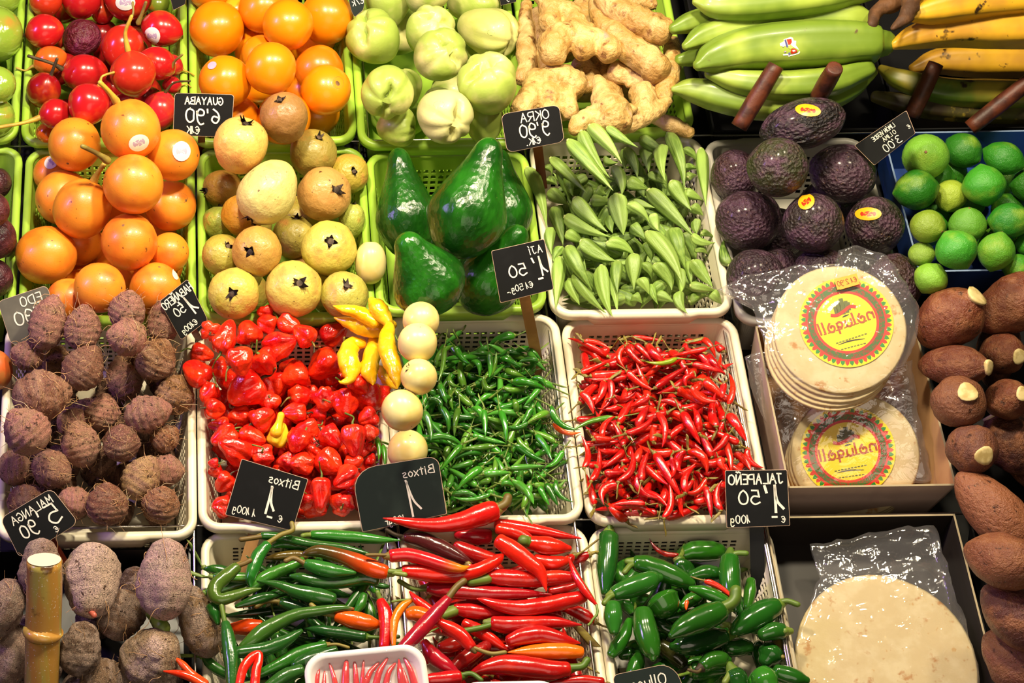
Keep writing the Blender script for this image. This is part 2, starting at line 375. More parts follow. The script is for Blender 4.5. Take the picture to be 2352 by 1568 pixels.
# chayote: furrows deepen toward the wide end, with a puckered slit across it
def chay(a, t, s):
    g = max(0, (t-.25)/.75)**1.4
    return 1-.20*g*max(0, math.cos(2.5*a+s))**8-.17*g*max(0, math.cos(2.5*a+s+1.9))**10+.03*nz(math.cos(a), math.sin(a), t*2, s)
proto('chayote', 'chayote', 'vegetable', 'chayote_skin', interp([(0, 0), (.03, .13), (.12, .27), (.35, .42), (.62, .5), (.82, .45), (.94, .3), (1, .10)]), 4, chay,
      lambda x, y, t, s: (-.20*math.exp(-(abs(y+.02*math.sin(x*22+s))/.05)**1.3)*math.exp(-(x/.36)**4) if t > .6 else 0), seg=48, rings=30)
# pears
proto('avocado', 'green_avocado', 'fruit', 'avocado_skin', interp([(0, 0), (.02, .13), (.1, .33), (.28, .49), (.42, .49), (.6, .37), (.78, .24), (.92, .17), (.98, .1), (1, .02)]), 3, wob(.04, 1.2, 2), seg=32, rings=26,
      kids=lambda s: [('stem_scar', lathe(lambda t: .05*sup(t)*2, 8, 4, None, flat(.475, .02)), 'scar_tan')])
proto('hass', 'dark_avocado', 'fruit', 'hass_skin', interp([(0, 0), (.03, .15), (.14, .35), (.38, .49), (.58, .49), (.8, .38), (.94, .2), (1, .04)]), 3, wob(.035, 1.5, 2), seg=28, rings=22)
# okra: five ribs, cap at the stem end, long point
def okr(a, t, s): return (1+.13*math.cos(5*a+s))*(1+.04*nz(math.cos(a), math.sin(a), t*3, s))
def capk(s): return [('cap', lathe(interp([(0, .30), (.15, .37), (.4, .33), (.7, .19), (1, .15)]), 12, 6, None, lambda x, y, t: -t+.5+.47+(t-.5)*.13), 'okra_cap')]
MATS['okra_cap'] = organic('okra_cap', base='a9b86a', rough=.55, c2='c8cc88', ns=4, val=.1)
bend = lambda k: (lambda x, y, t, s: 0)
proto('okra', 'okra_pod', 'vegetable', 'okra_skin', interp([(0, .02), (.05, .05), (.2, .17), (.45, .36), (.68, .48), (.85, .5), (.94, .42), (1, .28)]), 4, okr, seg=20, rings=16, kids=capk)
for me, ks in PRO['okra']['vars']:
    s = PRO['okra']['vars'].index((me, ks)); b = (.35, -.3, .15, 0)[s]
    for q in [me]+[k[1] for k in ks]:
        for v in q.vertices: v.co.x += b*(v.co.z**2*4-.4)
# habanero: blunt lobed lantern
def hab(a, t, s):
    lob = abs(math.cos(1.5*a+s*1.1)) if s % 2 else abs(math.cos(2*a+s))
    return (.76+.32*lob**.7)*(1+.27*nz(math.cos(a)*1.5, math.sin(a)*1.5, t*2.6, s)+.07*nz(math.cos(a)*3, math.sin(a)*3, t*6, s))
def habk(s):
    q = random.Random(s+40); st = tube([(0, 0, .44), (.03, 0, .56), (.12*q.uniform(-1, 1), .1*q.uniform(-1, 1), .72), (.4*q.uniform(-1, 1), .4*q.uniform(-1, 1), .9)], [.07, .05, .03, .035])
    return [('calyx', lathe(lambda t: .15*sup(t, 2)*2, 8, 5, lambda a, t: 1+.2*math.cos(5*a), flat(.39, .03)), 'stem_green'), ('stem', st, ['stem_green', 'stem_dark', 'stem_olive'][s % 3])]
proto('habanero', 'habanero_pepper', 'vegetable', 'habanero_skin', interp([(0, .0), (.04, .13), (.16, .27), (.4, .42), (.65, .5), (.85, .47), (.95, .34), (1, .12)]), 6, hab, dimple(.09), seg=36, rings=24, kids=habk)
# small chillies, curved
def chil(kind, name, mat, stm, n, bl=1.):
    prof = interp([(0, .03), (.06, .12), (.25, .30), (.55, .44), (.8, .5), (.93, .44), (1, .22)])
    proto(kind, name, 'chilli', mat, prof, n, lambda a, t, s: 1+.12*nz(math.cos(a), math.sin(a), t*5, s), seg=10, rings=12,
          kids=lambda s: [('stem', join([lathe(lambda t: .30*sup(t, 2)*2, 6, 4, None, lambda x, y, t: -t+.98+t*.08), tube([(0, 0, .49), (.08*(s-2), .12, .62), (.45*(s-2), .5-s*.25, .62+.24*bl)], [.13, .075, .085], 5, 6)])[:2], stm)])
    for i, (me, ks) in enumerate(PRO[kind]['vars']):
        b = (.7, -.6, .3, -1.0, .1)[i % 5]
        for q in [me]+[k[1] for k in ks]:
            for v in q.vertices: v.co.x += b*(min(v.co.z, .5)**2*4-.35)
chil('red_small', 'red_chilli', 'red_chilli_skin', 'stem_olive', 5); chil('green_small', 'green_chilli', 'green_chilli_skin', 'stem_green', 5, 1.6)
# roots and tubers
def hairs(mat, n, nm='roots', ln=.5):
    def f(s):
        q = random.Random(s+3); ps = []
        for k in range(n):
            a = q.random()*6.28; z = q.uniform(-.4, .4); r = .46*math.sqrt(max(.05, 1-(2*z)**2)); p = V((r*math.cos(a), r*math.sin(a), z)); d = V((p.x, p.y, p.z*.6)).normalized(); tn = V((q.uniform(-1, 1), q.uniform(-1, 1), q.uniform(-1, 1)))
            tn = (tn-d*tn.dot(d)).normalized(); l = ln*q.uniform(.4, 1)
            ps.append(tube([p-d*.03, p+d*.03+tn*l*.3, p+d*.05*q.random()+tn*l*.7-d*.02, p+tn*l+d*q.uniform(-.12, .2)], [.008, .007, .005, .003], 4, 8))
        return [(nm, join(ps)[:2], mat)]
    return f
proto('eddoe', 'eddoe_root', 'vegetable', 'eddoe_skin', interp([(0, 0), (.03, .17), (.15, .37), (.4, .5), (.62, .47), (.82, .33), (.94, .17), (1, .07)]), 4,
      lambda a, t, s: (1+.10*nz(math.cos(a)*1.6, math.sin(a)*1.6, t*3, s)+.07*nz(math.cos(a)*5, math.sin(a)*5, t*9, s))*(1+.03*math.sin(t*46+2*nz(a, t, 0, s))), seg=40, rings=36,
      kids=lambda s: hairs('root_hair', 44, 'roots', .38)(s)+hairs('pale_root', 3, 'long_root', .7)(s+9))
proto('malanga', 'malanga_root', 'vegetable', 'malanga_skin', interp([(0, 0), (.03, .17), (.14, .37), (.38, .5), (.6, .46), (.78, .37), (.92, .27), (1, .05)]), 4,
      lambda a, t, s: (1+.13*nz(math.cos(a)*1.6, math.sin(a)*1.6, t*3, s)+.05*nz(math.cos(a)*5, math.sin(a)*5, t*9, s))*(1+.02*math.sin(t*48)), seg=40, rings=36, kids=hairs('root_hair', 12))
proto('cassava', 'cassava_root', 'vegetable', 'cassava_skin', interp([(0, 0), (.03, .13), (.2, .36), (.5, .5), (.75, .45), (.9, .3), (.97, .2), (1, .17)]), 3,
      lambda a, t, s: 1+.09*nz(math.cos(a)*1.6, math.sin(a)*1.6, t*3, s)+.04*nz(math.cos(a)*5, math.sin(a)*5, t*10, s), seg=32, rings=26,
      kids=lambda s: [('cut_end', lathe(interp([(0, .16), (.5, .19), (.9, .19), (1, .12)]), 14, 6, lambda a, t: 1+.08*math.sin(3*a), lambda x, y, t: -t+.5+.47+t*.07), 'cut_flesh')])

# ---------------------------------------------------------------- placing
PLACED = {}
def pose_c(cx, cy, L, W, ang, tilt, roll):
    xr, yr, zr = frame(cx, cy); a, t = R(ang), R(tilt)
    ax = (xr*math.cos(a)+yr*math.sin(a))*math.cos(t)+zr*math.sin(t)
    rf = zr if abs(ax.dot(zr)) < .9 else yr
    x = rf.cross(ax).normalized(); y = ax.cross(x); rr = R(roll); x, y = x*math.cos(rr)+y*math.sin(rr), y*math.cos(rr)-x*math.sin(rr)
    def f(w):
        P, dp = unp(cx, cy, w); m = dp/F
        M = Matrix((x*W*m, y*W*m, ax*L*m)).transposed().to_4x4(); M.translation = P; return M
    return f
def pose_e(x0, y0, x1, y1, W, dz, roll):
    def f(w):
        A, d0 = unp(x0, y0, w+dz); B, d1 = unp(x1, y1, w-dz); ax = A-B; L = ax.length; ax.normalize(); m = (d0+d1)/2/F
        x = N.cross(ax).normalized(); y = ax.cross(x); rr = R(roll); x, y = x*math.cos(rr)+y*math.sin(rr), y*math.cos(rr)-x*math.sin(rr)
        M = Matrix((x*W*m, y*W*m, ax*L)).transposed().to_4x4(); M.translation = (A+B)/2; return M
    return f
def place(kind, pose, key, desc=None, bas=None, color=None, var=None, px=None, parts=True, tol=.92, probe=False):
    K = PRO[kind]; M0 = pose(.0); Wm = M0.col[0].to_3d().length; Lm = M0.col[2].to_3d().length
    k = 1 if Lm/Wm < 1.15 else min(11, round(1.9*Lm/Wm)); e = .5-.46*min(1, Wm/Lm)
    zs = [0] if k == 1 else [-e+2*e*i/(k-1) for i in range(k)]
    rs = [.5*(Wm*Wm*Lm)**(1/3)*.98] if k == 1 else [K['prof'](z+.5)*Wm for z in zs]
    fn = lambda w: ([(pose(w) @ V((0, 0, z))) for z in zs], rs)
    w = sink(fn, bas, tol=tol)
    if probe: return w
    P, r = fn(w); put(P, r); M = pose(w)
    i = rng.randrange(len(K['vars'])) if var is None else var % len(K['vars']); me, ks = K['vars'][i]
    o = obj(K['name'], me, M, color=color)
    kids = []
    if parts:
        for nm, km in ks:
            kids.append(obj(nm, km, None, o))
            if 'root' in nm: kids[-1]['kind'] = 'stuff'
    q = proj(M.translation)
    o['category'] = K['cat']
    PLACED.setdefault(key, []).append((o, q[0], q[1], max(Lm, Wm)*F/q[2], desc))
    o_info[o.name] = (kind, i, M)
    return o
o_info = {}
def local_mesh(o, nm, body, mat, idx=None):
    I = o.matrix_basis.inverted(); return obj(nm, mesh(nm, [I @ V(v) for v in body[0]], body[1], mat, idx), None, o)
def drop_part(o, nm):
    for c in [c for c in o.children if c.name.split('.')[0] == nm]: bpy.data.objects.remove(c)
def px_stem(o, pts, r, mat, k0=.15, k1=.5, nm='stem', keep=False):
    if not keep: drop_part(o, 'stem')
    W = o.matrix_basis.col[0].to_3d().length; t = proj(o.matrix_basis.translation)[2]; m = t/F; n = len(pts)
    P = [at_depth(x, y, t-W*(k0+(k1-k0)*i/(n-1))) for i, (x, y) in enumerate(pts)]
    rr = [r*m*(1.7 if i == 0 else 1) for i in range(n)]
    return local_mesh(o, nm, sweep(P, rr, 7), mat)
def sticker(o, px, py, rx, ry, ang=0, mats=('sticker_white', 'sticker_mark'), inner=.45, nm='sticker'):
    me = o.data; I = o.matrix_basis.inverted()
    b = BVHTree.FromPolygons([v.co for v in me.vertices], [p.vertices[:] for p in me.polygons])
    vs, fs, ix = [], [], []; ca, sa = math.cos(R(ang)), math.sin(R(ang)); last = None
    rings, seg = 5, 20
    for i in range(rings+1):
        f = i/rings
        for k in range(seg):
            a = 2*math.pi*k/seg; x, y = rx*f*math.cos(a), ry*f*math.sin(a); qx, qy = px+x*ca+y*sa, py-x*sa+y*ca
            d = ray(qx, qy); A = I @ CAM; Bv = I @ (CAM+d); h = b.ray_cast(A, (Bv-A).normalized())
            if h[0] is None: P = last
            else: P = h[0]-(Bv-A).normalized()*.02
            last = P if P is not None else V((0, 0, 0)); vs.append(last)
    for i in range(rings):
        for k in range(seg):
            fs.append((i*seg+k, i*seg+(k+1) % seg, (i+1)*seg+(k+1) % seg, (i+1)*seg+k)); a = 2*math.pi*(k+.5)/seg; f = (i+.5)/rings
            ix.append(1 if abs(f*math.sin(a)) < inner and abs(f*math.cos(a)) < .62 and (k*7+i*3) % 5 else 0)
    return obj(nm, mesh(nm, vs, fs, list(mats), ix), None, o)
def sweep_item(name, cat, px, mat, key, desc=None, bas=None, color=None, dz=None, seg=14, cross=None, wobv=.04, stem=None, stem_mat='stem_green', stem_r=9, blunt=(1, 1), tol=.9, wmin=PANEL, fix=None, calyx=True):
    """px: (x, y, radius) along the body in picture points"""
    n = len(px); dz = dz or [0]*n; mid = px[n//2]; _, d = unp(mid[0], mid[1], 0); m = d/F
    C1 = catmull(px, max(4, 3*(n-1)+1)); Dz = np.interp(np.linspace(0, 1, len(C1)), np.linspace(0, 1, n), dz)
    fn = lambda w: ([unp(c[0], c[1], w+z*m)[0] for c, z in zip(C1, Dz)], [max(c[2], 2)*m for c in C1])
    w = sink(fn, bas, wmin=wmin, tol=tol) if fix is None else fix; P, r = fn(w); put(P, r)
    Q = [unp(c[0], c[1], w+z*m)[0] for c, z in zip(px, dz)]
    b = sweep(Q, [c[2]*m for c in px], seg, None, cross, wobv, blunt, seed=len(H_.P) % 97); c0 = sum((V(v) for v in b[0]), V())/len(b[0])
    o = obj(name, mesh(name, [V(v)-c0 for v in b[0]], b[1], mat, t=b[2]), Matrix.Translation(c0), color=color); o['category'] = cat
    if stem:
        S = [unp(x, y, w+dz[0]*m+(.25*px[0][2]+i*3)*m)[0] for i, (x, y) in enumerate(stem)]
        cal = sweep([Q[0]+(Q[1]-Q[0]).normalized()*px[0][2]*.25*m, Q[0]+(Q[0]-Q[1]).normalized()*px[0][2]*.95*m], [px[0][2]*.99*m, px[0][2]*.45*m], 10)
        st = sweep([Q[0]]+S, [px[0][2]*.6*m]+[stem_r*m]*len(S), 7)
        if calyx: local_mesh(o, 'calyx', cal, stem_mat)
        local_mesh(o, 'stem', st, stem_mat)
    q = proj(c0); PLACED.setdefault(key, []).append((o, q[0], q[1], 60, desc)); return o

ORD = ['first', 'second', 'third', 'fourth', 'fifth', 'sixth', 'seventh', 'eighth', 'ninth', 'tenth', 'eleventh', 'twelfth', 'thirteenth', 'fourteenth', 'fifteenth', 'sixteenth']
def label_rows(key, noun, where, group, step=.8):
    L = sorted(PLACED[key], key=lambda e: e[2]); h = sorted(e[3] for e in L)[len(L)//2]*step; rows = []
    for e in L:
        if rows and e[2]-rows[-1][0][2] < h: rows[-1].append(e)
        else: rows.append([e])
    for i, rw in enumerate(rows):
        rw.sort(key=lambda e: e[1]); rn = 'top' if i == 0 else 'bottom' if i == len(rows)-1 else ORD[i]
        for j, e in enumerate(rw):
            o = e[0]; o['group'] = group
            if e[4]: o['label'] = e[4]; continue
            pos = 'only one' if len(rw) == 1 else 'leftmost' if j == 0 else 'rightmost' if j == len(rw)-1 else ORD[j]+' from left'
            o['label'] = f'{noun}, {pos} in the {rn} row {where}'
def label_same(key, label, group):
    for e in PLACED.get(key, []): e[0]['label'] = label; e[0]['group'] = group
def fill(kind, n, bas, key, W, L=None, color=None, mg=.035, cap=-.018, parts=False):
    b = BAS[bas]; q = random.Random(hash(bas) % 1000 if False else sum(map(ord, bas)))
    for i in range(n):
        best = None; w = W*q.uniform(.88, 1.05); l = (L or W)*q.uniform(.88, 1.08); an, tl, ro = q.uniform(0, 360), q.uniform(-40, 40) if not L else q.uniform(-12, 12), q.uniform(0, 360)
        for _ in range(5):
            a = q.uniform(b['u0']+mg, b['u1']-mg); c = q.uniform(b['v0']+mg*.6, b['v1']-mg*1.7); x, y, z = proj(pt(a, c, b['w']-.05))
            if not (-60 < x < 2420 and -60 < y < 1640): continue
            ps = pose_c(x, y, l, w, an, tl, ro); h = place(kind, ps, key, None, bas, probe=True)
            if best is None or h < best[0]: best = (h, ps)
        if best and best[0] < b['w']+cap: place(kind, best[1], key, None, bas, color(q) if callable(color) else color, parts=parts)

# ---------------------------------------------------------------- baskets and boxes
def rrect(hx_, hy_, r, n=6):
    out = []
    for cx, cy, a0 in ((hx_-r, hy_-r, 0), (-hx_+r, hy_-r, 90), (-hx_+r, -hy_+r, 180), (hx_-r, -hy_+r, 270)):
        for i in range(n+1): a = R(a0+90*i/n); out.append((cx+r*math.cos(a), cy+r*math.sin(a), math.cos(a), math.sin(a)))
    return out
def rect_of(xl, xr, yt, yb, w):
    ym, xm = (yt+yb)/2, (xl+xr)/2
    u0, u1 = plane(unp(xl, ym, w)[0])[0], plane(unp(xr, ym, w)[0])[0]; v1, v0 = plane(unp(xm, yt, w)[0])[1], plane(unp(xm, yb, w)[0])[1]
    return u0, u1, v0, v1
def basket(key, name, mat, xl, xr, yt, yb, w, label, group, t=.022, lipw=.014):
    u0, u1, v0, v1 = rect_of(xl, xr, yt, yb, w); h = w-PANEL-.002; hx_, hy_ = (u1-u0)/2, (v1-v0)/2; rc = .034
    Mt = Matrix((U, VV, N)).transposed().to_4x4(); Mt.translation = pt((u0+u1)/2, (v0+v1)/2, w)
    root = bpy.data.objects.new(name, None); C.objects.link(root); Mr = Mt.copy(); Mr.translation = Mt @ V((0, 0, -h)); root.matrix_basis = Mr; root.empty_display_size = .02
    tag(root, label, 'basket', group)
    # rim: a rolled lip, deeper at the hand hold in the middle of the front and back
    ring = rrect(hx_, hy_, rc, 7); dens = []
    for i, p in enumerate(ring):
        q = ring[(i+1) % len(ring)]; L = math.hypot(q[0]-p[0], q[1]-p[1]); k = max(1, int(L/.012))
        for j in range(k): f = j/k; dens.append(tuple(p[a]+(q[a]-p[a])*f for a in range(4)))
    vs, fs = [], []; n = len(dens)
    for x, y, nx, ny in dens:
        front = abs(abs(y)-hy_) < .004 and abs(x) < hx_*.52; dp = .022 if front else .012; ext = .003 if front else 0
        for ox, oz in ((-lipw, -.004), (-lipw+.002, 0), (-lipw*.5, .0022), (-.003+ext, .0012), (ext, -.002), (ext, -dp), (-.003+ext, -dp), (-.0035+ext, -.005), (-lipw+.002, -.006)):
            vs.append((x+nx*ox, y+ny*ox, oz+h))
    m = 9
    for i in range(n):
        for k in range(m): a, b = i*m+k, i*m+(k+1) % m; c, d = ((i+1) % n)*m+(k+1) % m, ((i+1) % n)*m+k; fs.append((a, d, c, b))
    obj('rim', mesh('rim', vs, fs, mat), None, root)
    # walls with square holes
    def at(s, z):                                       # s: place along the ring, z: 0 top .. 1 bottom
        x, y, nx, ny = s; k = lipw-.002+t*z; return (x-nx*k, y-ny*k, h*(1-z)-.003*(1-z))
    for side in range(4):
        vs, fs = [], []
        def quad(a, b, c, d): b0 = len(vs); vs.extend((a, b, c, d)); fs.append((b0, b0+1, b0+2, b0+3))
        c0 = ring[side*8+7]; c1 = ring[(side*8+8) % len(ring)]          # straight run
        lerp = lambda f: tuple(c0[a]+(c1[a]-c0[a])*f for a in range(4))
        L = math.hypot(c1[0]-c0[0], c1[1]-c0[1]); nc = max(3, int(L/.0125)); zs = [.2+.8*i/8 for i in range(9)]
        for i in range(7):
            a, b = ring[side*8+i], ring[side*8+i+1]; quad(at(a, 0), at(a, 1), at(b, 1), at(b, 0))
        quad(at(c0, 0), at(c0, .2), at(c1, .2), at(c1, 0))
        for j in range(8):
            for i in range(nc):
                f0, f1 = i/nc, (i+1)/nc; z0, z1 = zs[j], zs[j+1]
                if j == 7 or i == 0 or i == nc-1: quad(at(lerp(f0), z0), at(lerp(f0), z1), at(lerp(f1), z1), at(lerp(f1), z0)); continue
                g, e = .17/nc, (z1-z0)*.2; A = [at(lerp(f), z) for f, z in ((f0, z0), (f0, z1), (f1, z1), (f1, z0))]; B = [at(lerp(f), z) for f, z in ((f0+g, z0+e), (f0+g, z1-e), (f1-g, z1-e), (f1-g, z0+e))]
                for k in range(4): quad(A[k], A[(k+1) % 4], B[(k+1) % 4], B[k])
        o = obj('side_wall', mesh('side_wall', vs, fs, mat, smooth=False), None, root)
        sm = o.modifiers.new('thick', 'SOLIDIFY'); sm.thickness = .0018; sm.offset = 0
    k = lipw+t; b = rrect(hx_-k, hy_-k, max(.012, rc-k*.6), 4)
    vs = [(x, y, .001) for x, y, _, _ in b]+[(x, y, .004) for x, y, _, _ in b]; n = len(b)
    fs = [tuple(range(n))[::-1], tuple(range(n, 2*n))]+[(i, (i+1) % n, n+(i+1) % n, n+i) for i in range(n)]
    obj('base', mesh('base', vs, fs, mat, smooth=False), None, root)
    BAS[key] = dict(u0=u0+lipw, u1=u1-lipw, v0=v0+lipw, v1=v1-lipw, w=w, h=h, t=t, floor=PANEL+.006)
    pr = [pt((u0+u1)/2+x-nx*.006, (v0+v1)/2+y-ny*.006, w-.004) for x, y, nx, ny in dens]
    put(pr, [.007]*len(pr))
    return root
def open_box(key, name, mats, xl, xr, yt, yb, w, label, h=.07, flare=.012, th=.003, cat='box', put_rim=True, back=True):
    """an open tray of folded card: four panels and a base"""
    u0, u1, v0, v1 = rect_of(xl, xr, yt, yb, w); a, b = (u1-u0)/2, (v1-v0)/2
    Mr = Matrix((U, VV, N)).transposed().to_4x4(); Mr.translation = pt((u0+u1)/2, (v0+v1)/2, w-h)
    root = bpy.data.objects.new(name, None); C.objects.link(root); root.matrix_basis = Mr; root.empty_display_size = .02; tag(root, label, cat)
    bot = [(-a+flare, -b+flare), (a-flare, -b+flare), (a-flare, b-flare), (-a+flare, b-flare)]; top = [(-a, -b), (a, -b), (a, b), (-a, b)]
    for i, nm in enumerate(('front_panel', 'side_panel', 'back_panel', 'side_panel')):
        j = (i+1) % 4; nx, ny = ((0, 1), (-1, 0), (0, -1), (1, 0))[i]
        o4 = [(bot[i][0], bot[i][1], 0), (bot[j][0], bot[j][1], 0), (top[j][0], top[j][1], h), (top[i][0], top[i][1], h)]
        i4 = [(p[0]+nx*th, p[1]+ny*th, p[2]) for p in o4]
        obj(nm, mesh(nm, o4+i4, [(0, 1, 2, 3), (7, 6, 5, 4), (3, 2, 6, 7), (0, 3, 7, 4), (1, 5, 6, 2), (0, 4, 5, 1)], [mats[0], mats[1], mats[2]], [0, 1, 2, 0, 0, 0], False), None, root)
    vs = [(x, y, z) for z in (0, .003) for x, y in bot]
    obj('base', mesh('base', vs, [(3, 2, 1, 0), (4, 5, 6, 7), (0, 1, 5, 4), (1, 2, 6, 5), (2, 3, 7, 6), (3, 0, 4, 7)], mats[1], smooth=False), None, root)
    BAS[key] = dict(u0=u0+th, u1=u1-th, v0=v0+th, v1=v1-th, w=w, h=h, t=flare, floor=w-h+.004)
    if put_rim:
        E = []
        for i in range(4):
            j = (i+1) % 4; k = int(math.hypot(top[i][0]-top[j][0], top[i][1]-top[j][1])/.01)
            E += [Mr @ V((top[i][0]+(top[j][0]-top[i][0])*f/k, top[i][1]+(top[j][1]-top[i][1])*f/k, h-.003)) for f in range(k)]
        put(E, [.004]*len(E))
    return root
# ---------------------------------------------------------------- hand lettering (the photograph is a mirror image, so the writing runs backwards)
GLY = {'A': '0,0 3,10;3,10 6,0;1.2,4 4.8,4', 'B': '0,0 0,10;0,10 4.5,9 4.5,6 0,5;0,5 5.5,4 5.5,1 0,0', 'D': '0,0 0,10;0,10 5,8.5 6,5 5,1.5 0,0', 'E': '5,10 0,10;0,10 0,0;0,0 5,0;0,5 4,5',
'G': '5.5,8.5 3,10 .5,7 .3,3 3,0 5.8,2 5.6,4.5;5.6,4.5 3.2,4.5', 'H': '0,0 0,10;5.5,0 5.5,10;0,5 5.5,5', 'I': '1,0 1,10', 'Í': '1,0 1,8;1,10 2,12', 'J': '2,10 6,10;4.5,10 4.5,3 3,0 .8,1.5', 'K': '0,0 0,10;5,10 0,4.5;1.5,5.8 5.5,0',
'L': '0,10 0,0;0,0 5,0', 'M': '0,0 .5,10;.5,10 3,4;3,4 5.5,10;5.5,10 6,0', 'N': '0,0 0,10;0,10 5,0;5,0 5,10', 'Ñ': '0,0 0,10;0,10 5,0;5,0 5,10;.5,12 2,13 3.3,12 4.8,13', 'O': '3,10 .5,8 0,5 .7,1.5 3,0 5.3,1.5 6,5 5.3,8.5 3,10', 'Ó': '3,9 .5,7.3 0,4.5 .7,1.5 3,0 5.3,1.5 6,5 5.3,7.8 3,9;3,11 4,12.5',
'P': '0,0 0,10;0,10 5,9.3 5,5.6 0,5', 'R': '0,0 0,10;0,10 5,9.3 5,5.6 0,5;2,5 5.5,0', 'U': '0,10 .3,3 2.5,0 5,2.5 5.5,10', 'V': '0,10 3,0;3,0 6,10', 'Y': '0,10 3,5;6,10 3,5;3,5 3,0', '€': '5.5,8.5 3.5,10 1.2,8 .8,3 3,0 5.5,1.3;0,6 4.5,6;0,4 4,4',
'0': '2.5,10 .5,8 0,5 .6,1.5 2.5,0 4.4,1.5 5,5 4.4,8.5 2.5,10', '1': '0,1.5 2,4.5 3,10;3,10 3,0', '2': '.5,8 2.5,10 5,8 .3,0;.3,0 5.5,.3', '3': '.5,9 3,10 5,8 2.5,5.5;2.5,5.5 5.5,3.5 4.5,.8 .3,.5', '5': '5,10 1,10;1,10 .6,5.5;.6,5.5 4,6 5.5,3 3.5,0 .3,1', '6': '4.5,10 1.5,7 .4,3 2.5,0 5,2 4,5 .8,3.5', '9': '5,7 3.5,10 .8,8.5 1,5.5 4,5.5 5,8;5,8 4.8,2 2.5,-1.5 .8,-.5',
',': '1.5,10 1.2,7.5', '.': '1,.2 1.7,0', '-': '0,1 3,1', '_': '0,-1.2 6,-1.2', '/': '0,0 4,10', 'i': '1.5,0 1.5,6;1.5,8 1.6,8.4', 't': '2,9 2,0;0,6.5 4,6.5', 'x': '0,0 4.5,6;0,6 4.5,0', 'o': '2,6 .4,4.8 0,3 .4,1 2,0 3.6,1 4,3 3.6,5 2,6', 's': '4,5.5 1.5,6 1,4 3.5,2.5 3.5,.5 .3,.3', 'g': '4,5 2,6 .5,4 1.5,1.5 4,2.5;4,6 4,-2 2,-3.5 .5,-2.5', 'r': '.5,0 .5,6;.5,4 2,6 3.5,5.5', 'l': '1,0 1,10', 'u': '0,6 .3,1.5 2,0 4,1.5;4,6 4,0', 'c': '4,5 2,6 .4,3 2,0 4,1', 'k': '0,0 0,10;3.5,6 0,2.8;1,3.5 3.8,0', 'n': '0,0 0,6;0,4 2,6 3.8,5 4,0', 'a': '2,3.2 2.8,4 1.6,4.8 .3,3 1.6,0 4,.6 4.6,4 2.4,7.6', 'q': '4,5 2,6 .5,4 1.5,1.5 4,2.5;4,6 4,-3.5'}
def strokes(text):
    out, x = [], 0
    for ch in text:
        if ch == ' ': x += 3.2; continue
        S = [[tuple(map(float, p.split(','))) for p in s.split()] for s in GLY[ch].split(';')]; w = max(p[0] for s in S for p in s)
        out += [[(p[0]+x, p[1]) for p in s] for s in S]; x += w+(1.9 if ch not in ',.' else 1.4)
    return out, x-1.9
def write(parent, c, ex, ey, nn, text, h, sw=.10, mat='chalk', nm='lettering', jit=.25, wid=1., lift=.0009):
    """c: middle of the line, ex: the picture's right along the board, h: letter height in metres"""
    S, W = strokes(text); k = h/10; vs, fs = [], []; r = random.Random(len(text)*7+ord(text[0])); hw = h*sw/2
    for s in S:
        s = [(x+r.uniform(-jit, jit), y+r.uniform(-jit, jit)) for x, y in s]; P = catmull(s, max(3, 5*(len(s)-1))) if len(s) > 2 else [s[0], s[1]]
        Q = [c - ex*((float(p[0])-W/2)*k*wid) + ey*((float(p[1])-5)*k) + nn*lift for p in P]; b = len(vs)
        for i, p in enumerate(Q):
            T = (Q[min(i+1, len(Q)-1)]-Q[max(i-1, 0)]).normalized(); sd = T.cross(nn)*hw; e = T*(-hw*.8 if i == 0 else hw*.8 if i == len(Q)-1 else 0); vs += [p+sd+e, p-sd+e]
        fs += [(b+2*i, b+2*i+1, b+2*i+3, b+2*i+2) for i in range(len(Q)-1)]
    return local_mesh(parent, nm, (vs, fs), mat)
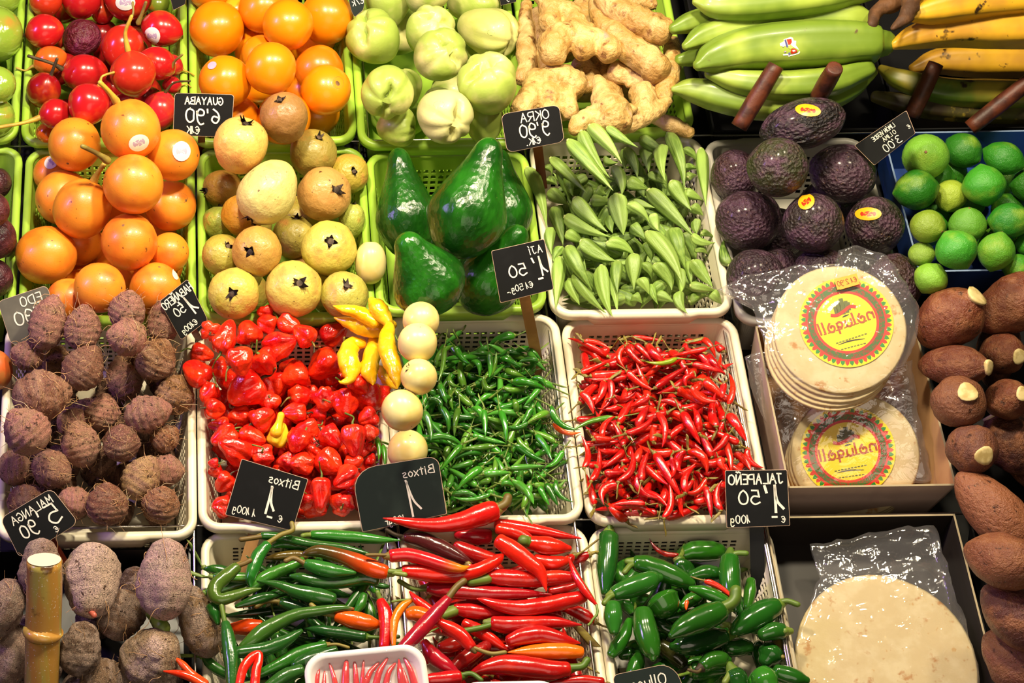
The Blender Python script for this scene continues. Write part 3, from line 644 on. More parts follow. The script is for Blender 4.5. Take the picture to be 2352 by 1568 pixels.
def sign(corners, label, lines, mat='chalkboard', stake=None, rnd=.12, tilt=0, fix=None, name='price_sign', lean=0):
    cx, cy = sum(p[0] for p in corners)/4, sum(p[1] for p in corners)/4; nn = (frame(cx, cy)[2]+CY*lean).normalized()
    def on(px, py, P): d = ray(px, py); return CAM + d*((P-CAM).dot(nn)/d.dot(nn))
    bil = lambda a, b: tuple((corners[0][i]*(1-a)+corners[1][i]*a)*(1-b)+(corners[3][i]*(1-a)+corners[2][i]*a)*b for i in (0, 1))
    S = [bil(i/6, j/5) for i in range(7) for j in range(6)]
    def fn(w):
        P, d = unp(cx, cy, w); return [on(x, y, P) for x, y in S], [8*d/F]*len(S)
    w = sink(fn, None, tol=.97) if fix is None else fix; P0, dp = unp(cx, cy, w); p, r = fn(w); put(p, r)
    root = bpy.data.objects.new(name, None); C.objects.link(root); root.empty_display_size = .02; root.matrix_basis = Matrix.Translation(P0); root.matrix_basis = Matrix.Translation(P0)
    tag(root, label, 'price sign', 'chalked price signs')
    # board: rounded outline, dark face, worn pale edge
    n = 5; ol = []
    for ci, (a, b) in enumerate(((0, 0), (1, 0), (1, 1), (0, 1))):
        rr = rnd if not isinstance(rnd, tuple) else rnd[ci]
        A, B = ((0, 1), (1, 0)) if ci in (0,) else (((-1, 0), (0, 1)) if ci == 1 else (((0, -1), (-1, 0)) if ci == 2 else ((1, 0), (0, -1))))
        for i in range(n+1):
            f = i/n*math.pi/2; da, db = rr*(1-math.sin(f)), rr*(1-math.cos(f))
            ol.append((a+A[0]*da+B[0]*db, b+(A[1]*da+B[1]*db)*1.25))
    pts = [on(*bil(a, b), P0) for a, b in ol]; k = len(pts); m = dp/F; bk = [p-nn*.0035 for p in pts]; inn = [P0+(p-P0)*.985+nn*.0002 for p in pts]
    I = Matrix.Translation(-P0); fs = [tuple(range(2*k, 3*k)), tuple(range(k, 2*k))[::-1]]+[(i, (i+1) % k, 2*k+(i+1) % k, 2*k+i) for i in range(k)]+[(k+i, k+(i+1) % k, (i+1) % k, i) for i in range(k)]
    vs = [I @ p for p in pts+bk+inn]
    f0 = fs[0]; 
    me = mesh('board', vs, fs, [mat, 'board_edge'], [0, 0]+[1]*2*k, False); obj('board', me, None, root)
    ex = (on(*bil(1, .5), P0)-on(*bil(0, .5), P0)); Wd = ex.length; ex.normalize(); ey = (on(*bil(.5, 0), P0)-on(*bil(.5, 1), P0)); Hd = ey.length; ey = (ey-ex*ey.dot(ex)).normalized()
    for ln in lines:
        t, a, b, h = ln[:4]; write(root, on(*bil(a, b), P0), ex, ey, nn, t, h*Hd, ln[4] if len(ln) > 4 else .11, wid=ln[5] if len(ln) > 5 else 1.)
    if stake:
        (x0, y0), (x1, y1), wd, w1, sm = stake; A = on(x0, y0, P0)-nn*.0055+ey*.018; B = unp(x1, y1, w1)[0]; T = (B-A).normalized(); sd = T.cross(nn).normalized()*(wd*m/2); up = T.cross(sd).normalized()*.0016; 
        v8 = [p+s*a+u_*b_ for p in (A, B) for s, a in ((sd, -1), (sd, 1)) for u_, b_ in ((up, -1), (up, 1))]
        obj('stake', mesh('stake', [I @ v for v in v8], [(0, 1, 3, 2), (4, 6, 7, 5), (0, 4, 5, 1), (2, 3, 7, 6), (0, 2, 6, 4), (1, 5, 7, 3)], sm, smooth=False), None, root)
        put([A+(B-A)*f for f in (.2, .4, .6, .8, .95)], [wd*m*.4]*5)
    return root
# ---------------------------------------------------------------- the stand: black board standing in for the dark void, wire grid, legs, floor
def boxmesh(name, lo, hi, mat):
    vs = [(x, y, z) for z in (lo[2], hi[2]) for y in (lo[1], hi[1]) for x in (lo[0], hi[0])]
    return mesh(name, vs, [(0, 2, 3, 1), (4, 5, 7, 6), (0, 1, 5, 4), (2, 6, 7, 3), (0, 4, 6, 2), (1, 3, 7, 5)], mat, smooth=False)
PM = Matrix((U, VV, N)).transposed().to_4x4(); PM.translation = O
st = bpy.data.objects.new('display_stand', None); C.objects.link(st); st.matrix_basis = PM; st.empty_display_size = .05
tag(st, 'sloping dark display stand with a steel wire grid under all the baskets', 'stand')
obj('board', boxmesh('board', (-.75, -1.0, PANEL-.03), (1.75, 1.05, PANEL), 'panel_black'), None, st)
def wire(a, b, r=.0022):
    bd = sweep([V(a), V(b)], [r, r], 6, 2); obj('wire', mesh('wire', bd[0], bd[1], 'steel'), None, st)
def uv(px, py, w): P = plane(unp(px, py, w)[0]); return P
for px, py in ((47, 300), (440, 700), (819, 260), (898, 1000), (1572, 260), (1318, 1190), (1690, 900)):
    a = uv(px, py, -.012)[0]; wire((a, -.75, -.012), (a, .75, -.012))
for px, py, w in ((55, 336, .012), (450, 1207, -.034)):
    b = uv(px, py, w)[1]; wire((-.7, b, w), (1.6, b, w))
for x in (-.6, 1.6):
    for y in (-.6, .6):
        P = PM @ V((x, y, PANEL-.03)); L = P.z
        q = obj('leg', boxmesh('leg', (-.025, -.025, -L+.0), (.025, .025, .01), 'panel_black'), None, st); q.matrix_basis = PM.inverted() @ Matrix.Translation(P)
fl = obj('floor', boxmesh('floor', (-4, -4, -.05), (5, 4, 0), 'floor_tile')); fl['kind'] = 'structure'

W1, W2, W3, W4 = .050, .025, 0., -.025
GB = 'pale green plastic baskets'; WB = 'white plastic baskets'
b = basket
b('Ga', 'green_basket', 'green_plastic', -320, 52, -110, 325, W1, 'pale green basket of green tomatoes at the upper left edge', GB)
b('Gb', 'green_basket', 'green_plastic', 58, 430, -110, 328, W1, 'pale green basket holding the red tamarillos', GB)
b('Gc', 'green_basket', 'green_plastic', 434, 806, -110, 328, W1, 'pale green basket holding the smooth orange passion fruits', GB)
b('Gd', 'green_basket', 'green_plastic', 808, 1188, -110, 334, W1, 'pale green basket holding the chayotes', GB)
b('Ge', 'green_basket', 'green_plastic', 1194, 1560, -110, 306, W1, 'pale green basket holding the ginger roots', GB)
b('Ha', 'green_basket', 'green_plastic', -330, 43, 338, 725, W2, 'pale green basket of purple passion fruits at the left edge', GB)
b('Hb', 'green_basket', 'green_plastic', 50, 449, 337, 738, W2, 'pale green basket holding the speckled orange granadillas', GB)
b('Hc', 'green_basket', 'green_plastic', 454, 850, 338, 732, W2, 'pale green basket holding the spotted yellow guavas', GB)
b('Hd', 'green_basket', 'green_plastic', 852, 1236, 345, 716, W2, 'pale green basket holding the large green avocados', GB)
b('He', 'white_basket', 'white_plastic', 1240, 1650, 312, 724, W2, 'white basket heaped with okra pods', WB)
b('Hf', 'grey_basket', 'grey_plastic', 1654, 2040, 316, 740, W2, 'grey white basket holding the dark bumpy avocados', WB)
b('Ja', 'white_basket', 'white_plastic', 0, 450, 734, 1238, W3, 'white basket heaped with hairy brown eddoes', WB)
b('Jb', 'white_basket', 'white_plastic', 453, 892, 736, 1214, W3, 'white basket heaped with red habaneros', WB)
b('Jc', 'white_basket', 'white_plastic', 893, 1314, 722, 1200, W3, 'white basket of tiny green chillies', WB)
b('Jd', 'white_basket', 'white_plastic', 1318, 1736, 728, 1200, W3, 'white basket of tiny red chillies', WB)
b('Kb', 'white_basket', 'white_plastic', 464, 930, 1218, 1760, W4, 'white basket of long green chillies', WB)
b('Kc', 'white_basket', 'white_plastic', 932, 1382, 1205, 1750, W4, 'white basket of long red chillies', WB)
b('Kd', 'white_basket', 'white_plastic', 1384, 1822, 1205, 1750, W4, 'white basket of dark green jalapenos', WB)
open_box('Je', 'cardboard_tray', ('card_pale', 'cardboard', 'card_edge'), 1772, 2150, 745, 1118, .02, 'pinkish tan cardboard tray holding two packs of small tortillas', .118, .012)
open_box('Ke', 'dark_carton', ('card_dark', 'card_dark', 'card_edge'), 1806, 2262, 1182, 1720, -.012, 'dark open carton holding the pack of one big tortilla', .085, .004)
open_box('Hg', 'blue_carton', ('card_blue', 'card_blue', 'card_blue_edge'), 2068, 2470, 300, 622, .03, 'blue cardboard box holding the limes', .085, .012)
open_box('Gf', 'black_crate', ('black_plastic', 'black_plastic', 'black_plastic'), 1592, 1998, -160, 300, .02, 'black crate under the green plantains', .05, .01)
open_box('Gg', 'black_crate', ('black_plastic', 'black_plastic', 'black_plastic'), 2002, 2440, -160, 296, .02, 'black crate under the ripe yellow plantains', .05, .01)
open_box('Jf', 'black_crate', ('black_plastic', 'black_plastic', 'black_plastic'), 2200, 2640, 640, 1190, -.03, 'black crate under the cassava roots beside the cardboard tray', .06, .01)
open_box('Kf', 'black_crate', ('black_plastic', 'black_plastic', 'black_plastic'), 2300, 2760, 1200, 1760, -.03, 'black crate under the lowest cassava roots beside the dark carton', .06, .01)
open_box('Ka', 'black_crate', ('black_plastic', 'black_plastic', 'black_plastic'), -40, 440, 1260, 1780, -.03, 'black crate under the pinkish brown malanga roots', .06, .01)

def crop(x0, y0, s): return lambda x, y: (x0+x/s, y0+y/s)
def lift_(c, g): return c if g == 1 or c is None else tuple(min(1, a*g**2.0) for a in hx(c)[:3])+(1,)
def cc(kind, key, bas, rows, col=None, gain=1, **k):
    """rows: x, y, length, width, angle of stem end, tilt of stem end to the eye, then optional dict"""
    out = []
    for r in rows:
        e = dict(r[6]) if len(r) > 6 else {}
        out.append(place(e.get('kind', kind), pose_c(r[0], r[1], r[2], r[3], r[4], r[5], e.get('roll', rng.uniform(0, 360))), key, e.get('d'), bas, lift_(e.get('c', col), gain), e.get('v')))
        if 'stem' in e: px_stem(out[-1], e['stem'], e.get('sr', 4), e.get('sm', 'stem_olive'))
        if 'st' in e:
            for s in e['st']: sticker(out[-1], *s)
    return out
TOM = 'green_tomatoes'
fill('tomato', 7, 'Ga', 'tomfill', 110); fill('tamarillo', 22, 'Gb', 'tamfill', 80, 92, 'a01418'); fill('passion', 18, 'Gc', 'pasfill', 108, None, 'f09a10')
fill('chayote', 9, 'Gd', 'chafill', 110, 124, '98b048'); fill('purple', 8, 'Ha', 'purfill', 100); fill('granadilla', 19, 'Hb', 'grafill', 116, None, 'ec8f22')
fill('guava', 18, 'Hc', 'guafill', 104, None, 'c0b04c'); fill('hass', 13, 'Hf', 'hasfill', 122, 140, '2a1c20'); fill('lime', 44, 'Hg', 'limfill', 84, None, '357a1a', .03, .004)
cc('tomato', TOM, 'Ga', [(5, -8, 84, 86, 90, 60, {'d': 'green tomato at the very top left, cut by the frame'}), (-10, 270, 90, 90, 60, 50, {'d': 'green tomato lowest in the upper left basket'}), (-6, 195, 86, 86, 90, 70, {'d': 'plain green tomato under the big one in the upper left basket'}), (-12, 78, 124, 130, 100, 70, {'d': 'large shiny green tomato with a brown blush in the upper left basket'})])
T = 'tamarillos'
cc('tamarillo', T, 'Gb', [
 (395, 195, 46, 40, 0, 0, {'c': 'a81420'}), (393, 150, 60, 52, -20, 0, {'c': 'b01828'}), (235, 25, 60, 60, 0, 40), (362, 8, 56, 56, 90, 30, {'c': '7a8a2c', 'd': 'olive green tamarillo at the top of the red ones'}),
 (105, 305, 50, 46, 0, 20, {'c': 'd8641c', 'd': 'small orange tamarillo lowest in its basket, half hidden'}),
 (105, 4, 80, 76, 90, 20, {'c': 'c83418'}), (186, 0, 98, 92, 80, 30), (293, -6, 116, 112, 70, 30, {'st': [(288, 6, 23, 18, 0, ('sticker_white', 'sticker_mark'), .3)], 'd': 'red tamarillo at the top with a round white sticker'}),
 (372, 66, 102, 84, 165, -10, {'stem': [(318, 52), (326, 32), (335, 6)], 'sr': 4, 'sm': 'stem_olive', 'st': [(349, 83, 19, 21, 0, ('sticker_white', 'sticker_mark'), .25)], 'd': 'red tamarillo with a round white sticker, under the price sign corner'}),
 (102, 72, 96, 80, 190, -20), (115, 138, 82, 66, 200, 0, {'c': 'e0641c', 'd': 'orange red tamarillo under a thin dark stem'}),
 (188, 88, 92, 86, 210, 0, {'kind': 'shrivelled', 'd': 'wrinkled dark red tamarillo with shrivelled skin'}),
 (281, 108, 112, 98, 75, -20, {'c': 'd02a1c'}), (362, 145, 92, 76, -30, -10, {'stem': [(392, 158), (402, 140), (418, 126)], 'sr': 3, 'sm': 'stem_olive'}),
 (100, 208, 94, 80, 70, 45, {'c': '9c1018', 'stem': [(112, 188), (120, 165), (131, 136)], 'sr': 4, 'sm': 'stem_dark', 'd': 'dark red tamarillo with its brown stem pointing at the viewer'}),
 (195, 168, 110, 88, 185, 10, {'stem': [(142, 158), (118, 145), (66, 129)], 'sr': 4, 'sm': 'stem_dark'}),
 (306, 170, 112, 108, 100, 10, {'c': 'd43420', 'stem': [(294, 116), (288, 75), (302, 38)], 'sr': 4.5, 'sm': 'stem_yellow', 'd': 'red tamarillo with a long yellow stem standing upright'}),
 (368, 255, 96, 84, 70, -10, {'c': 'cc2430', 'stem': [(380, 212), (400, 190), (436, 186)], 'sr': 2.5, 'sm': 'stem_dark'}),
 (128, 262, 84, 72, 190, 5, {'stem': [(92, 270), (55, 282), (0, 292)], 'sr': 4.5, 'sm': 'stem_yellow', 'd': 'red tamarillo with a long yellow stem reaching over the left rim'}),
 (203, 240, 104, 98, 60, -20)], 'c01a1e')
P_ = 'passion'
cc('passion', P_, 'Gc', [(545, 25, 66, 66, 100, 40, {'c': 'f2b020', 'd': 'small yellowish passion fruit peeping out behind at the top'}), (482, -30, 104, 104, 0, 30), (604, 20, 112, 112, 60, 30), (600, 126, 92, 92, 20, 0), (545, 275, 110, 104, 0, 0, {'d': 'orange passion fruit half hidden by the first price sign'}),
 (750, 40, 124, 124, 40, 20), (498, 66, 128, 126, 110, 45), (517, 188, 122, 120, 130, 45, {'st': [(487, 150, 11, 8, 30, ('sticker_mark', 'sticker_mark'))], 'd': 'orange passion fruit with a grey scuff, lower left in its basket'}),
 (733, 160, 112, 112, 30, 10, {'c': 'e8780c'}), (661, 57, 118, 116, -30, 20), (652, 272, 124, 122, 0, -40), (622, 157, 120, 118, 250, -10), (748, 207, 116, 116, 30, 55, {'d': 'orange passion fruit showing its brown stem dimple, lower right'})], 'f08c08')
cc('chayote', 'chayote', 'Gd', [(910, 292, 92, 92, 0, 0, {'d': 'dark green chayote lying deep at the lower left, in shadow'}), (1112, 285, 96, 92, 90, 0), (890, 12, 110, 108, 90, 10), (978, -18, 112, 112, 70, 30), (1090, 6, 130, 110, 0, 10), (984, 75, 126, 114, 60, 50),
 (862, 90, 142, 124, 130, 48, {'roll': 60, 'd': 'green chayote at the upper left, right beside the dark green sign'}), (1118, 71, 160, 114, -20, 35, {'roll': 10, 'c': 'c8cc70', 'd': 'yellowish chayote lying on its side, upper right, with a small green bud'}),
 (890, 205, 140, 122, 265, 62, {'roll': 80}), (1122, 198, 156, 138, 100, 50, {'roll': 30, 'd': 'largest green chayote, at the lower right beside the ginger'}), (1006, 130, 150, 122, 35, 64, {'roll': 0, 'd': 'green chayote in the middle of the heap with a deep diagonal crease'}), (1015, 263, 160, 124, -30, 60, {'roll': 20, 'c': 'd4d08c', 'd': 'pale chayote resting over the front rim, with a brown scar'})], 'a6bb52')
G_ = 'granadillas'
sign([(401, 213), (538, 217), (531, 315), (397, 311)], 'black price sign reading GUAYABA 6,90 above the guavas', [('GUAYABA', .5, .17, .17, .16), ('6,90', .50, .52, .32, .12, 1.15), ('€1K', .34, .86, .17, .14)], stake=((463, 312), (462, 352), 17, -.02, 'red_wood'), rnd=.06)
sign([(375, -70), (440, -70), (425, 10), (398, 24)], 'corner of a black price sign at the top above the tamarillos', [], rnd=.03)
sign([(785, -70), (834, -70), (838, 20), (811, 43)], 'green price sign at the top, between passion fruits and chayotes', [('€/k', .55, .72, .16, .1)], 'green_chalkboard', rnd=(.05, .05, .2, .2))
sign([(1140, -60), (1180, -60), (1186, 4), (1150, 13)], 'corner of a black price sign at the top, beside the ginger', [('9', .5, .8, .2, .1)], rnd=.03)
cc('purple', 'purple', 'Ha', [(-8, 420, 70, 70, 0, 20), (8, 560, 64, 64, 0, 20), (-12, 545, 100, 100, 0, 20), (-14, 640, 90, 88, 0, 20), (-22, 480, 84, 90, 60, 20)])
cc('granadilla', G_, 'Hb', [(160, 692, 112, 108, 0, 0), (118, 400, 84, 84, 0, 0, {'st': [(118, 372, 14, 18, -50, ('sticker_white', 'sticker_mark'), .2)], 'd': 'granadilla tucked at the back left with a white sticker edge'}),
 (398, 357, 122, 118, 0, 20, {'st': [(417, 347, 21, 23, 0, ('sticker_white', 'sticker_mark'), .25)], 'd': 'granadilla with a round white sticker, beside the first price sign'}), (388, 580, 94, 92, 20, 40),
 (392, 473, 120, 116, 20, 50, {'d': 'granadilla with a brown blossom scar, against the right rim'}), (145, 454, 130, 126, 200, 20), (171, 332, 124, 122, 250, 40), (300, 297, 140, 138, 110, 0, {'stem': [(268, 234), (252, 212), (230, 190)], 'sr': 6, 'sm': 'stem_yellow', 'st': [(319, 328, 24, 19, 20, ('sticker_white', 'sticker_mark'), .3)], 'd': 'largest granadilla, topmost of its heap, with a white sticker'}),
 (188, 479, 140, 134, 65, 0, {'stem': [(216, 414), (226, 395), (238, 378)], 'sr': 6, 'sm': 'stem_yellow'}), (306, 423, 140, 136, 135, 0, {'stem': [(246, 368), (222, 352), (190, 336)], 'sr': 6, 'sm': 'stem_olive', 'd': 'granadilla with a dark stem pointing to the upper left'}),
 (229, 661, 120, 118, 0, 30), (357, 664, 124, 120, 80, 30, {'st': [(404, 628, 8, 14, 10, ('sticker_white', 'sticker_white'))]}), (106, 586, 144, 134, 190, -10), (297, 556, 132, 130, 110, 50)], 'f09428')
gv = lambda dx, dy: (math.degrees(math.atan2(-dy, dx)), math.degrees(math.acos(min(1, math.hypot(dx, dy)))))
def guava(x, y, L, W, dx, dy, **e): a, t = gv(dx, dy); return (x, y, L, W, a, t, e)
cc('guava', 'guava', 'Hc', [guava(675, 545, 104, 100, .1, -.9, c='b4a44a'), guava(505, 512, 80, 76, 0, -1, c='98a444'), guava(808, 508, 86, 60, .1, -.98, c='aab04c'), guava(790, 680, 108, 110, .12, -.5, c='b8b04c'), guava(512, 432, 96, 86, -.85, .1, c='a87e34', d='brownish guava in the shade against the left rim'), guava(555, 492, 100, 96, .6, .3, c='d49a34', d='orange guava tucked behind the left side of the big pale one'),
 guava(800, 400, 96, 90, .3, -.15, c='b09a38', d='guava with a big brown calyx against the right rim'), guava(510, 588, 100, 96, .3, -.5, c='b0a440'), guava(538, 675, 118, 118, -.1, 0, c='c4b850'),
 guava(718, 353, 112, 108, .28, -.72, c='98863c', d='dull olive brown guava near the top right'), guava(552, 335, 138, 124, .2, -.8, c='d8b45c', d='large yellow guava with a pink cheek, top left of its heap'), guava(654, 272, 128, 110, -.2, -.7, c='a07440', d='dark brown guava overlapping the orange passion fruits'),
 guava(742, 447, 130, 124, .5, -.18, c='cc9a54', d='orange brown guava with a round scar, right of the pale one'), guava(616, 440, 164, 128, -.55, .8, c='e0d480', d='large pale yellow guava with dark cracks in the middle'),
 guava(672, 666, 134, 132, .25, -.25, c='d4c058', d='yellow guava with a red blush and open calyx, front middle'), guava(592, 578, 124, 114, -.3, 0, c='c89c48', d='guava with a large torn brown calyx facing out'), guava(755, 572, 128, 126, .08, -.3, c='ccbc50', d='yellow guava with a dark split running from its calyx')], 'c8b850')
g = cc('golden', 'golden', None, [(851, 603, 100, 72, 90, 0, {'d': 'pale yellow oval fruit on the rim between guavas and green avocados'})])
fill('avocado', 3, 'Hd', 'avofill', 130, 200)
cc('avocado', 'avocado', 'Hd', [(1160, 455, 230, 120, 97, -10, {'d': 'green avocado standing behind the largest one, right'}), (930, 468, 262, 146, 98, -8, {'d': 'tall green avocado leaning at the back left of its basket'}), (1138, 618, 236, 156, 58, 12, {'d': 'green avocado at the lower right behind the price sign'}), (1085, 455, 292, 184, 72, -5, {'d': 'largest green avocado, in the middle, neck pointing up'}), (972, 625, 216, 176, 118, 25, {'d': 'green avocado at the lower left with its stem scar showing'})])
# ginger: knobbly hands fused into one skin
def ginger(fingers, d, nm='ginger_root', mat='ginger_skin'):
    allp = [p for f in fingers for p in f]; mid = allp[len(allp)//2]; m = unp(mid[0], mid[1], .02)[1]/F
    C1 = [c for f in fingers for c in catmull(f, 3*len(f))]
    fn = lambda w: ([unp(c[0], c[1], w)[0] for c in C1], [c[2]*m for c in C1]); w = sink(fn, None, wmin=-.05, tol=.70); P, r = fn(w); put(P, r)
    bs = []
    knobs = []
    for f in fingers:
        if len(f) > 2:
            for x, y, rr in f[1:-1]:
                a = (x*7+y*3) % 6.28; knobs.append([(x+rr*.5*math.cos(a), y+rr*.5*math.sin(a), rr*.5), (x+rr*1.02*math.cos(a), y+rr*1.02*math.sin(a), rr*.36)])
    for f in fingers+knobs:
        g = [(x, y, rr*(1+.10*((i*37+int(x)) % 3-1))) for i, (x, y, rr) in enumerate(f)]
        b = sweep([unp(x, y, w)[0] for x, y, _ in g], [rr*m for _, _, rr in g], 12, 6*len(g), None, .24, (.7, .7), seed=int(f[0][0]) % 50); bs.append(b[:2])
    v, f_, _ = join(bs); c0 = sum((V(p) for p in v), V())/len(v); o = obj(nm, mesh(nm, [V(p)-c0 for p in v], f_, mat), Matrix.Translation(c0)); o['category'] = 'ginger'
    rm = o.modifiers.new('fuse', 'REMESH'); rm.mode = 'VOXEL'; rm.voxel_size = .0028; rm.use_smooth_shade = True
    sm = o.modifiers.new('smooth', 'SMOOTH'); sm.iterations = 4; sm.factor = .5
    x, y, _ = proj(c0); PLACED.setdefault('ginger', []).append((o, x, y, 80, d))
ginger([[(1225,60,26),(1235,140,28),(1240,230,26)],[(1290,30,26),(1300,120,28)]], 'ginger buried at the left bottom of its basket')
ginger([[(1330,210,26),(1400,215,28),(1470,225,26)],[(1420,215,22),(1440,270,20)]], 'ginger buried at the front bottom of its basket')
ginger([[(1400,40,28),(1440,80,30),(1500,100,28)],[(1510,40,24),(1525,130,24)]], 'ginger buried at the right bottom of its basket')
ginger([[(1240,40,30),(1260,150,30),(1290,250,30)],[(1340,20,30),(1380,130,30),(1400,230,34)],[(1480,120,34),(1480,220,34)]], 'ginger lying lowest at the back of its basket, in shadow')
ginger([[(1335,145,26),(1360,185,22),(1345,205,14)],[(1360,185,20),(1330,180,16)]], 'small dark ginger piece in the hollow of the heap')
ginger([[(1415,165,26),(1460,180,24),(1490,205,28),(1495,235,22)]], 'shaded ginger finger under the diagonal one')
ginger([[(1545,95,18),(1542,150,22),(1530,190,24),(1520,228,16)],[(1542,150,18),(1558,158,9)]], 'upright ginger finger along the right rim')
ginger([[(1210,10,14),(1207,45,16),(1213,70,20),(1208,110,21),(1213,150,20),(1197,182,17)],[(1207,45,16),(1196,50,9)]], 'thin upright ginger along the left, beside the chayotes')
ginger([[(1495,268,12),(1540,285,18),(1586,306,14)]], 'ginger finger end reaching the back rim of the grey basket')
ginger([[(1475,210,26),(1480,250,24),(1450,262,20)],[(1535,230,10),(1505,255,21),(1465,275,24),(1432,292,18)]], 'forked ginger at the lower right of the heap')
ginger([[(1230,170,20),(1218,215,26),(1196,256,27)],[(1240,185,28),(1285,185,36),(1325,200,30)],[(1262,210,28),(1262,260,22),(1250,285,18)],[(1300,225,24),(1312,262,17)],[(1325,200,20),(1335,170,9)]], 'broad ginger hand with several stubs above the OKRA sign')
ginger([[(1372,180,12),(1385,212,28),(1398,250,38),(1412,280,40)],[(1360,270,26),(1330,285,20),(1318,300,16)],[(1405,205,14),(1416,212,9)],[(1440,245,12),(1460,252,9)]], 'cone shaped ginger knob with a flat cut end, lower middle')
ginger([[(1366,5,16),(1380,50,22),(1410,78,30),(1445,110,30),(1485,138,35),(1512,162,30)],[(1440,115,26),(1430,128,16)]], 'diagonal ginger finger under the biggest one')
ginger([[(1250,-15,24),(1265,25,28),(1262,55,26)],[(1262,20,28),(1305,30,26),(1330,68,30),(1342,118,26)],[(1320,75,34),(1278,95,36),(1270,125,34)],[(1330,85,28),(1385,100,30),(1400,122,28)]], 'ginger hand with round knobs pointing at the viewer')
ginger([[(1380,-5,22),(1425,28,30),(1480,55,36),(1522,72,32)],[(1455,0,22),(1500,10,14)]], 'biggest smooth ginger finger at the top right of the heap')
# okra, read off one enlargement: cap end, tip, width
q = crop(1150, 300, 3.563)
fill('okra', 200, 'He', 'okrfill', 30, 84, '68863a', .022)
OK = [(1080,1360,1160,1400,90),(1280,1340,1420,1400,90),(1220,1260,1280,1420,70),(1140,1210,1220,1335,90),(370,280,430,350,70),(380,390,470,440,80),(1500,290,1620,310,60),(1520,380,1600,360,70),(790,470,860,530,80),(840,240,960,270,70),(560,370,580,530,100),(1080,590,1260,630,90),(1600,740,1600,850,80),(1600,960,1700,1000,70),(1200,920,1240,1070,90),(1240,700,1290,830,100),(1010,160,1015,320,75),(1190,130,1210,330,110),(1040,150,1130,390,90),(950,300,1005,535,100),(1040,420,1210,480,110),(1210,350,1360,440,70),(890,710,910,840,80),(1470,1150,1480,1340,90),(1540,1080,1560,1250,80),(400,800,410,1010,90),(490,960,420,1070,80),(900,1200,960,1490,70),(1170,1080,1250,1210,80),(1440,1330,1510,1500,90),(1540,1380,1700,1340,90),(1720,1320,1810,1420,90),(1580,1080,1740,1290,110),(1560,1270,1770,1310,80),(1640,830,1750,870,60),(1560,880,1750,930,80),(1560,620,1660,690,90),(1510,500,1660,570,85),(1150,60,1360,190,100),(1310,120,1330,400,110),(1500,140,1620,250,70),(1640,160,1680,620,100),(870,-20,1120,140,80),(560,1220,640,1420,120),(590,1180,850,1500,100),(480,1050,450,1460,110),(950,1080,950,1330,100),(1090,1020,1090,1300,130),(1290,1090,1420,1300,130),(880,900,1110,1010,110),(1080,780,1190,890,100),(1060,590,1230,750,90),(740,570,920,590,100),(540,830,680,920,110),(440,640,520,940,110),(400,500,555,605,110),(600,570,870,840,130),(1400,430,1560,660,120),(1400,800,1510,1130,150),(950,550,1010,870,150),(660,930,945,1085,130),(520,720,890,880,110),(540,950,740,1300,130),(1230,830,1510,1245,140),(1230,500,1590,870,130),(810,1130,900,1530,120),(1395,20,1520,470,110),(740,-40,1000,260,120),(650,30,880,395,110),(420,230,710,510,90),(560,90,920,490,120),(240,300,390,790,110)]
OKD = {len(OK)-1: 'pale okra pod lying across the left rim of its white basket', 40: 'okra pod hanging over the right rim by the dark avocados'}
for i, (a, c, d, e, f) in enumerate(OK):
    (x0, y0), (x1, y1) = q(a, c), q(d, e); g = rng.random()
    place('okra', pose_e(x0, y0, x1, y1, f/3.563, rng.uniform(-.004, .006), rng.uniform(0, 360)), 'okra', None, 'He', ('7d9c42', '88a84a', '6f9038', '92b054')[i % 4])
(x0, y0), (x1, y1) = q(1850, 1100), q(1815, 880); place('okra', pose_e(x0, y0, x1, y1, 25, 0, 0), 'okrax', 'dark okra pod fallen among the dark avocados', 'Hf', '55742c')
# plantains: five-sided, tapering to both ends
pl5 = lambda a, t: 1+.09*math.cos(5*a+.5)
def pln(pts, d, mat='plantain_skin', dz=None, key='plant', nm='green_plantain', bl=(.9, 1.1)): return sweep_item(nm, 'plantain', pts, mat, key, d, None, None, dz, 20, pl5, .03, None, blunt=bl, tol=.76, wmin=-.025)
pln([(1548,66,12),(1585,52,22),(1640,38,24),(1720,30,20)], 'green plantain tip poking out at the upper left of its bunch')
pln([(1562,138,13),(1610,130,20),(1700,120,24)], 'small plantain tip behind the stickered plantain, left')
pln([(1548,205,9),(1590,206,26),(1660,222,34),(1760,238,36),(1860,232,36),(1945,200,30),(1995,168,18)], 'lowest green plantain, its left end bruised brown')
pln([(1630,168,12),(1700,186,26),(1800,196,32),(1900,188,32),(1985,160,22)], 'green plantain in shadow just under the stickered one')
pln([(1575,106,9),(1620,82,26),(1720,56,36),(1850,42,38),(1950,42,36),(1995,48,20)], 'green plantain behind and above the stickered one')
p = pln([(1604,150,12),(1640,132,34),(1720,112,48),(1830,102,53),(1940,98,50),(2005,98,42),(2022,98,30)], 'front green plantain with a red and white sticker')
pln([(1600,3,10),(1650,14,26),(1760,8,32),(1900,-12,34),(2020,-40,30)], 'topmost green plantain, cut by the upper frame')
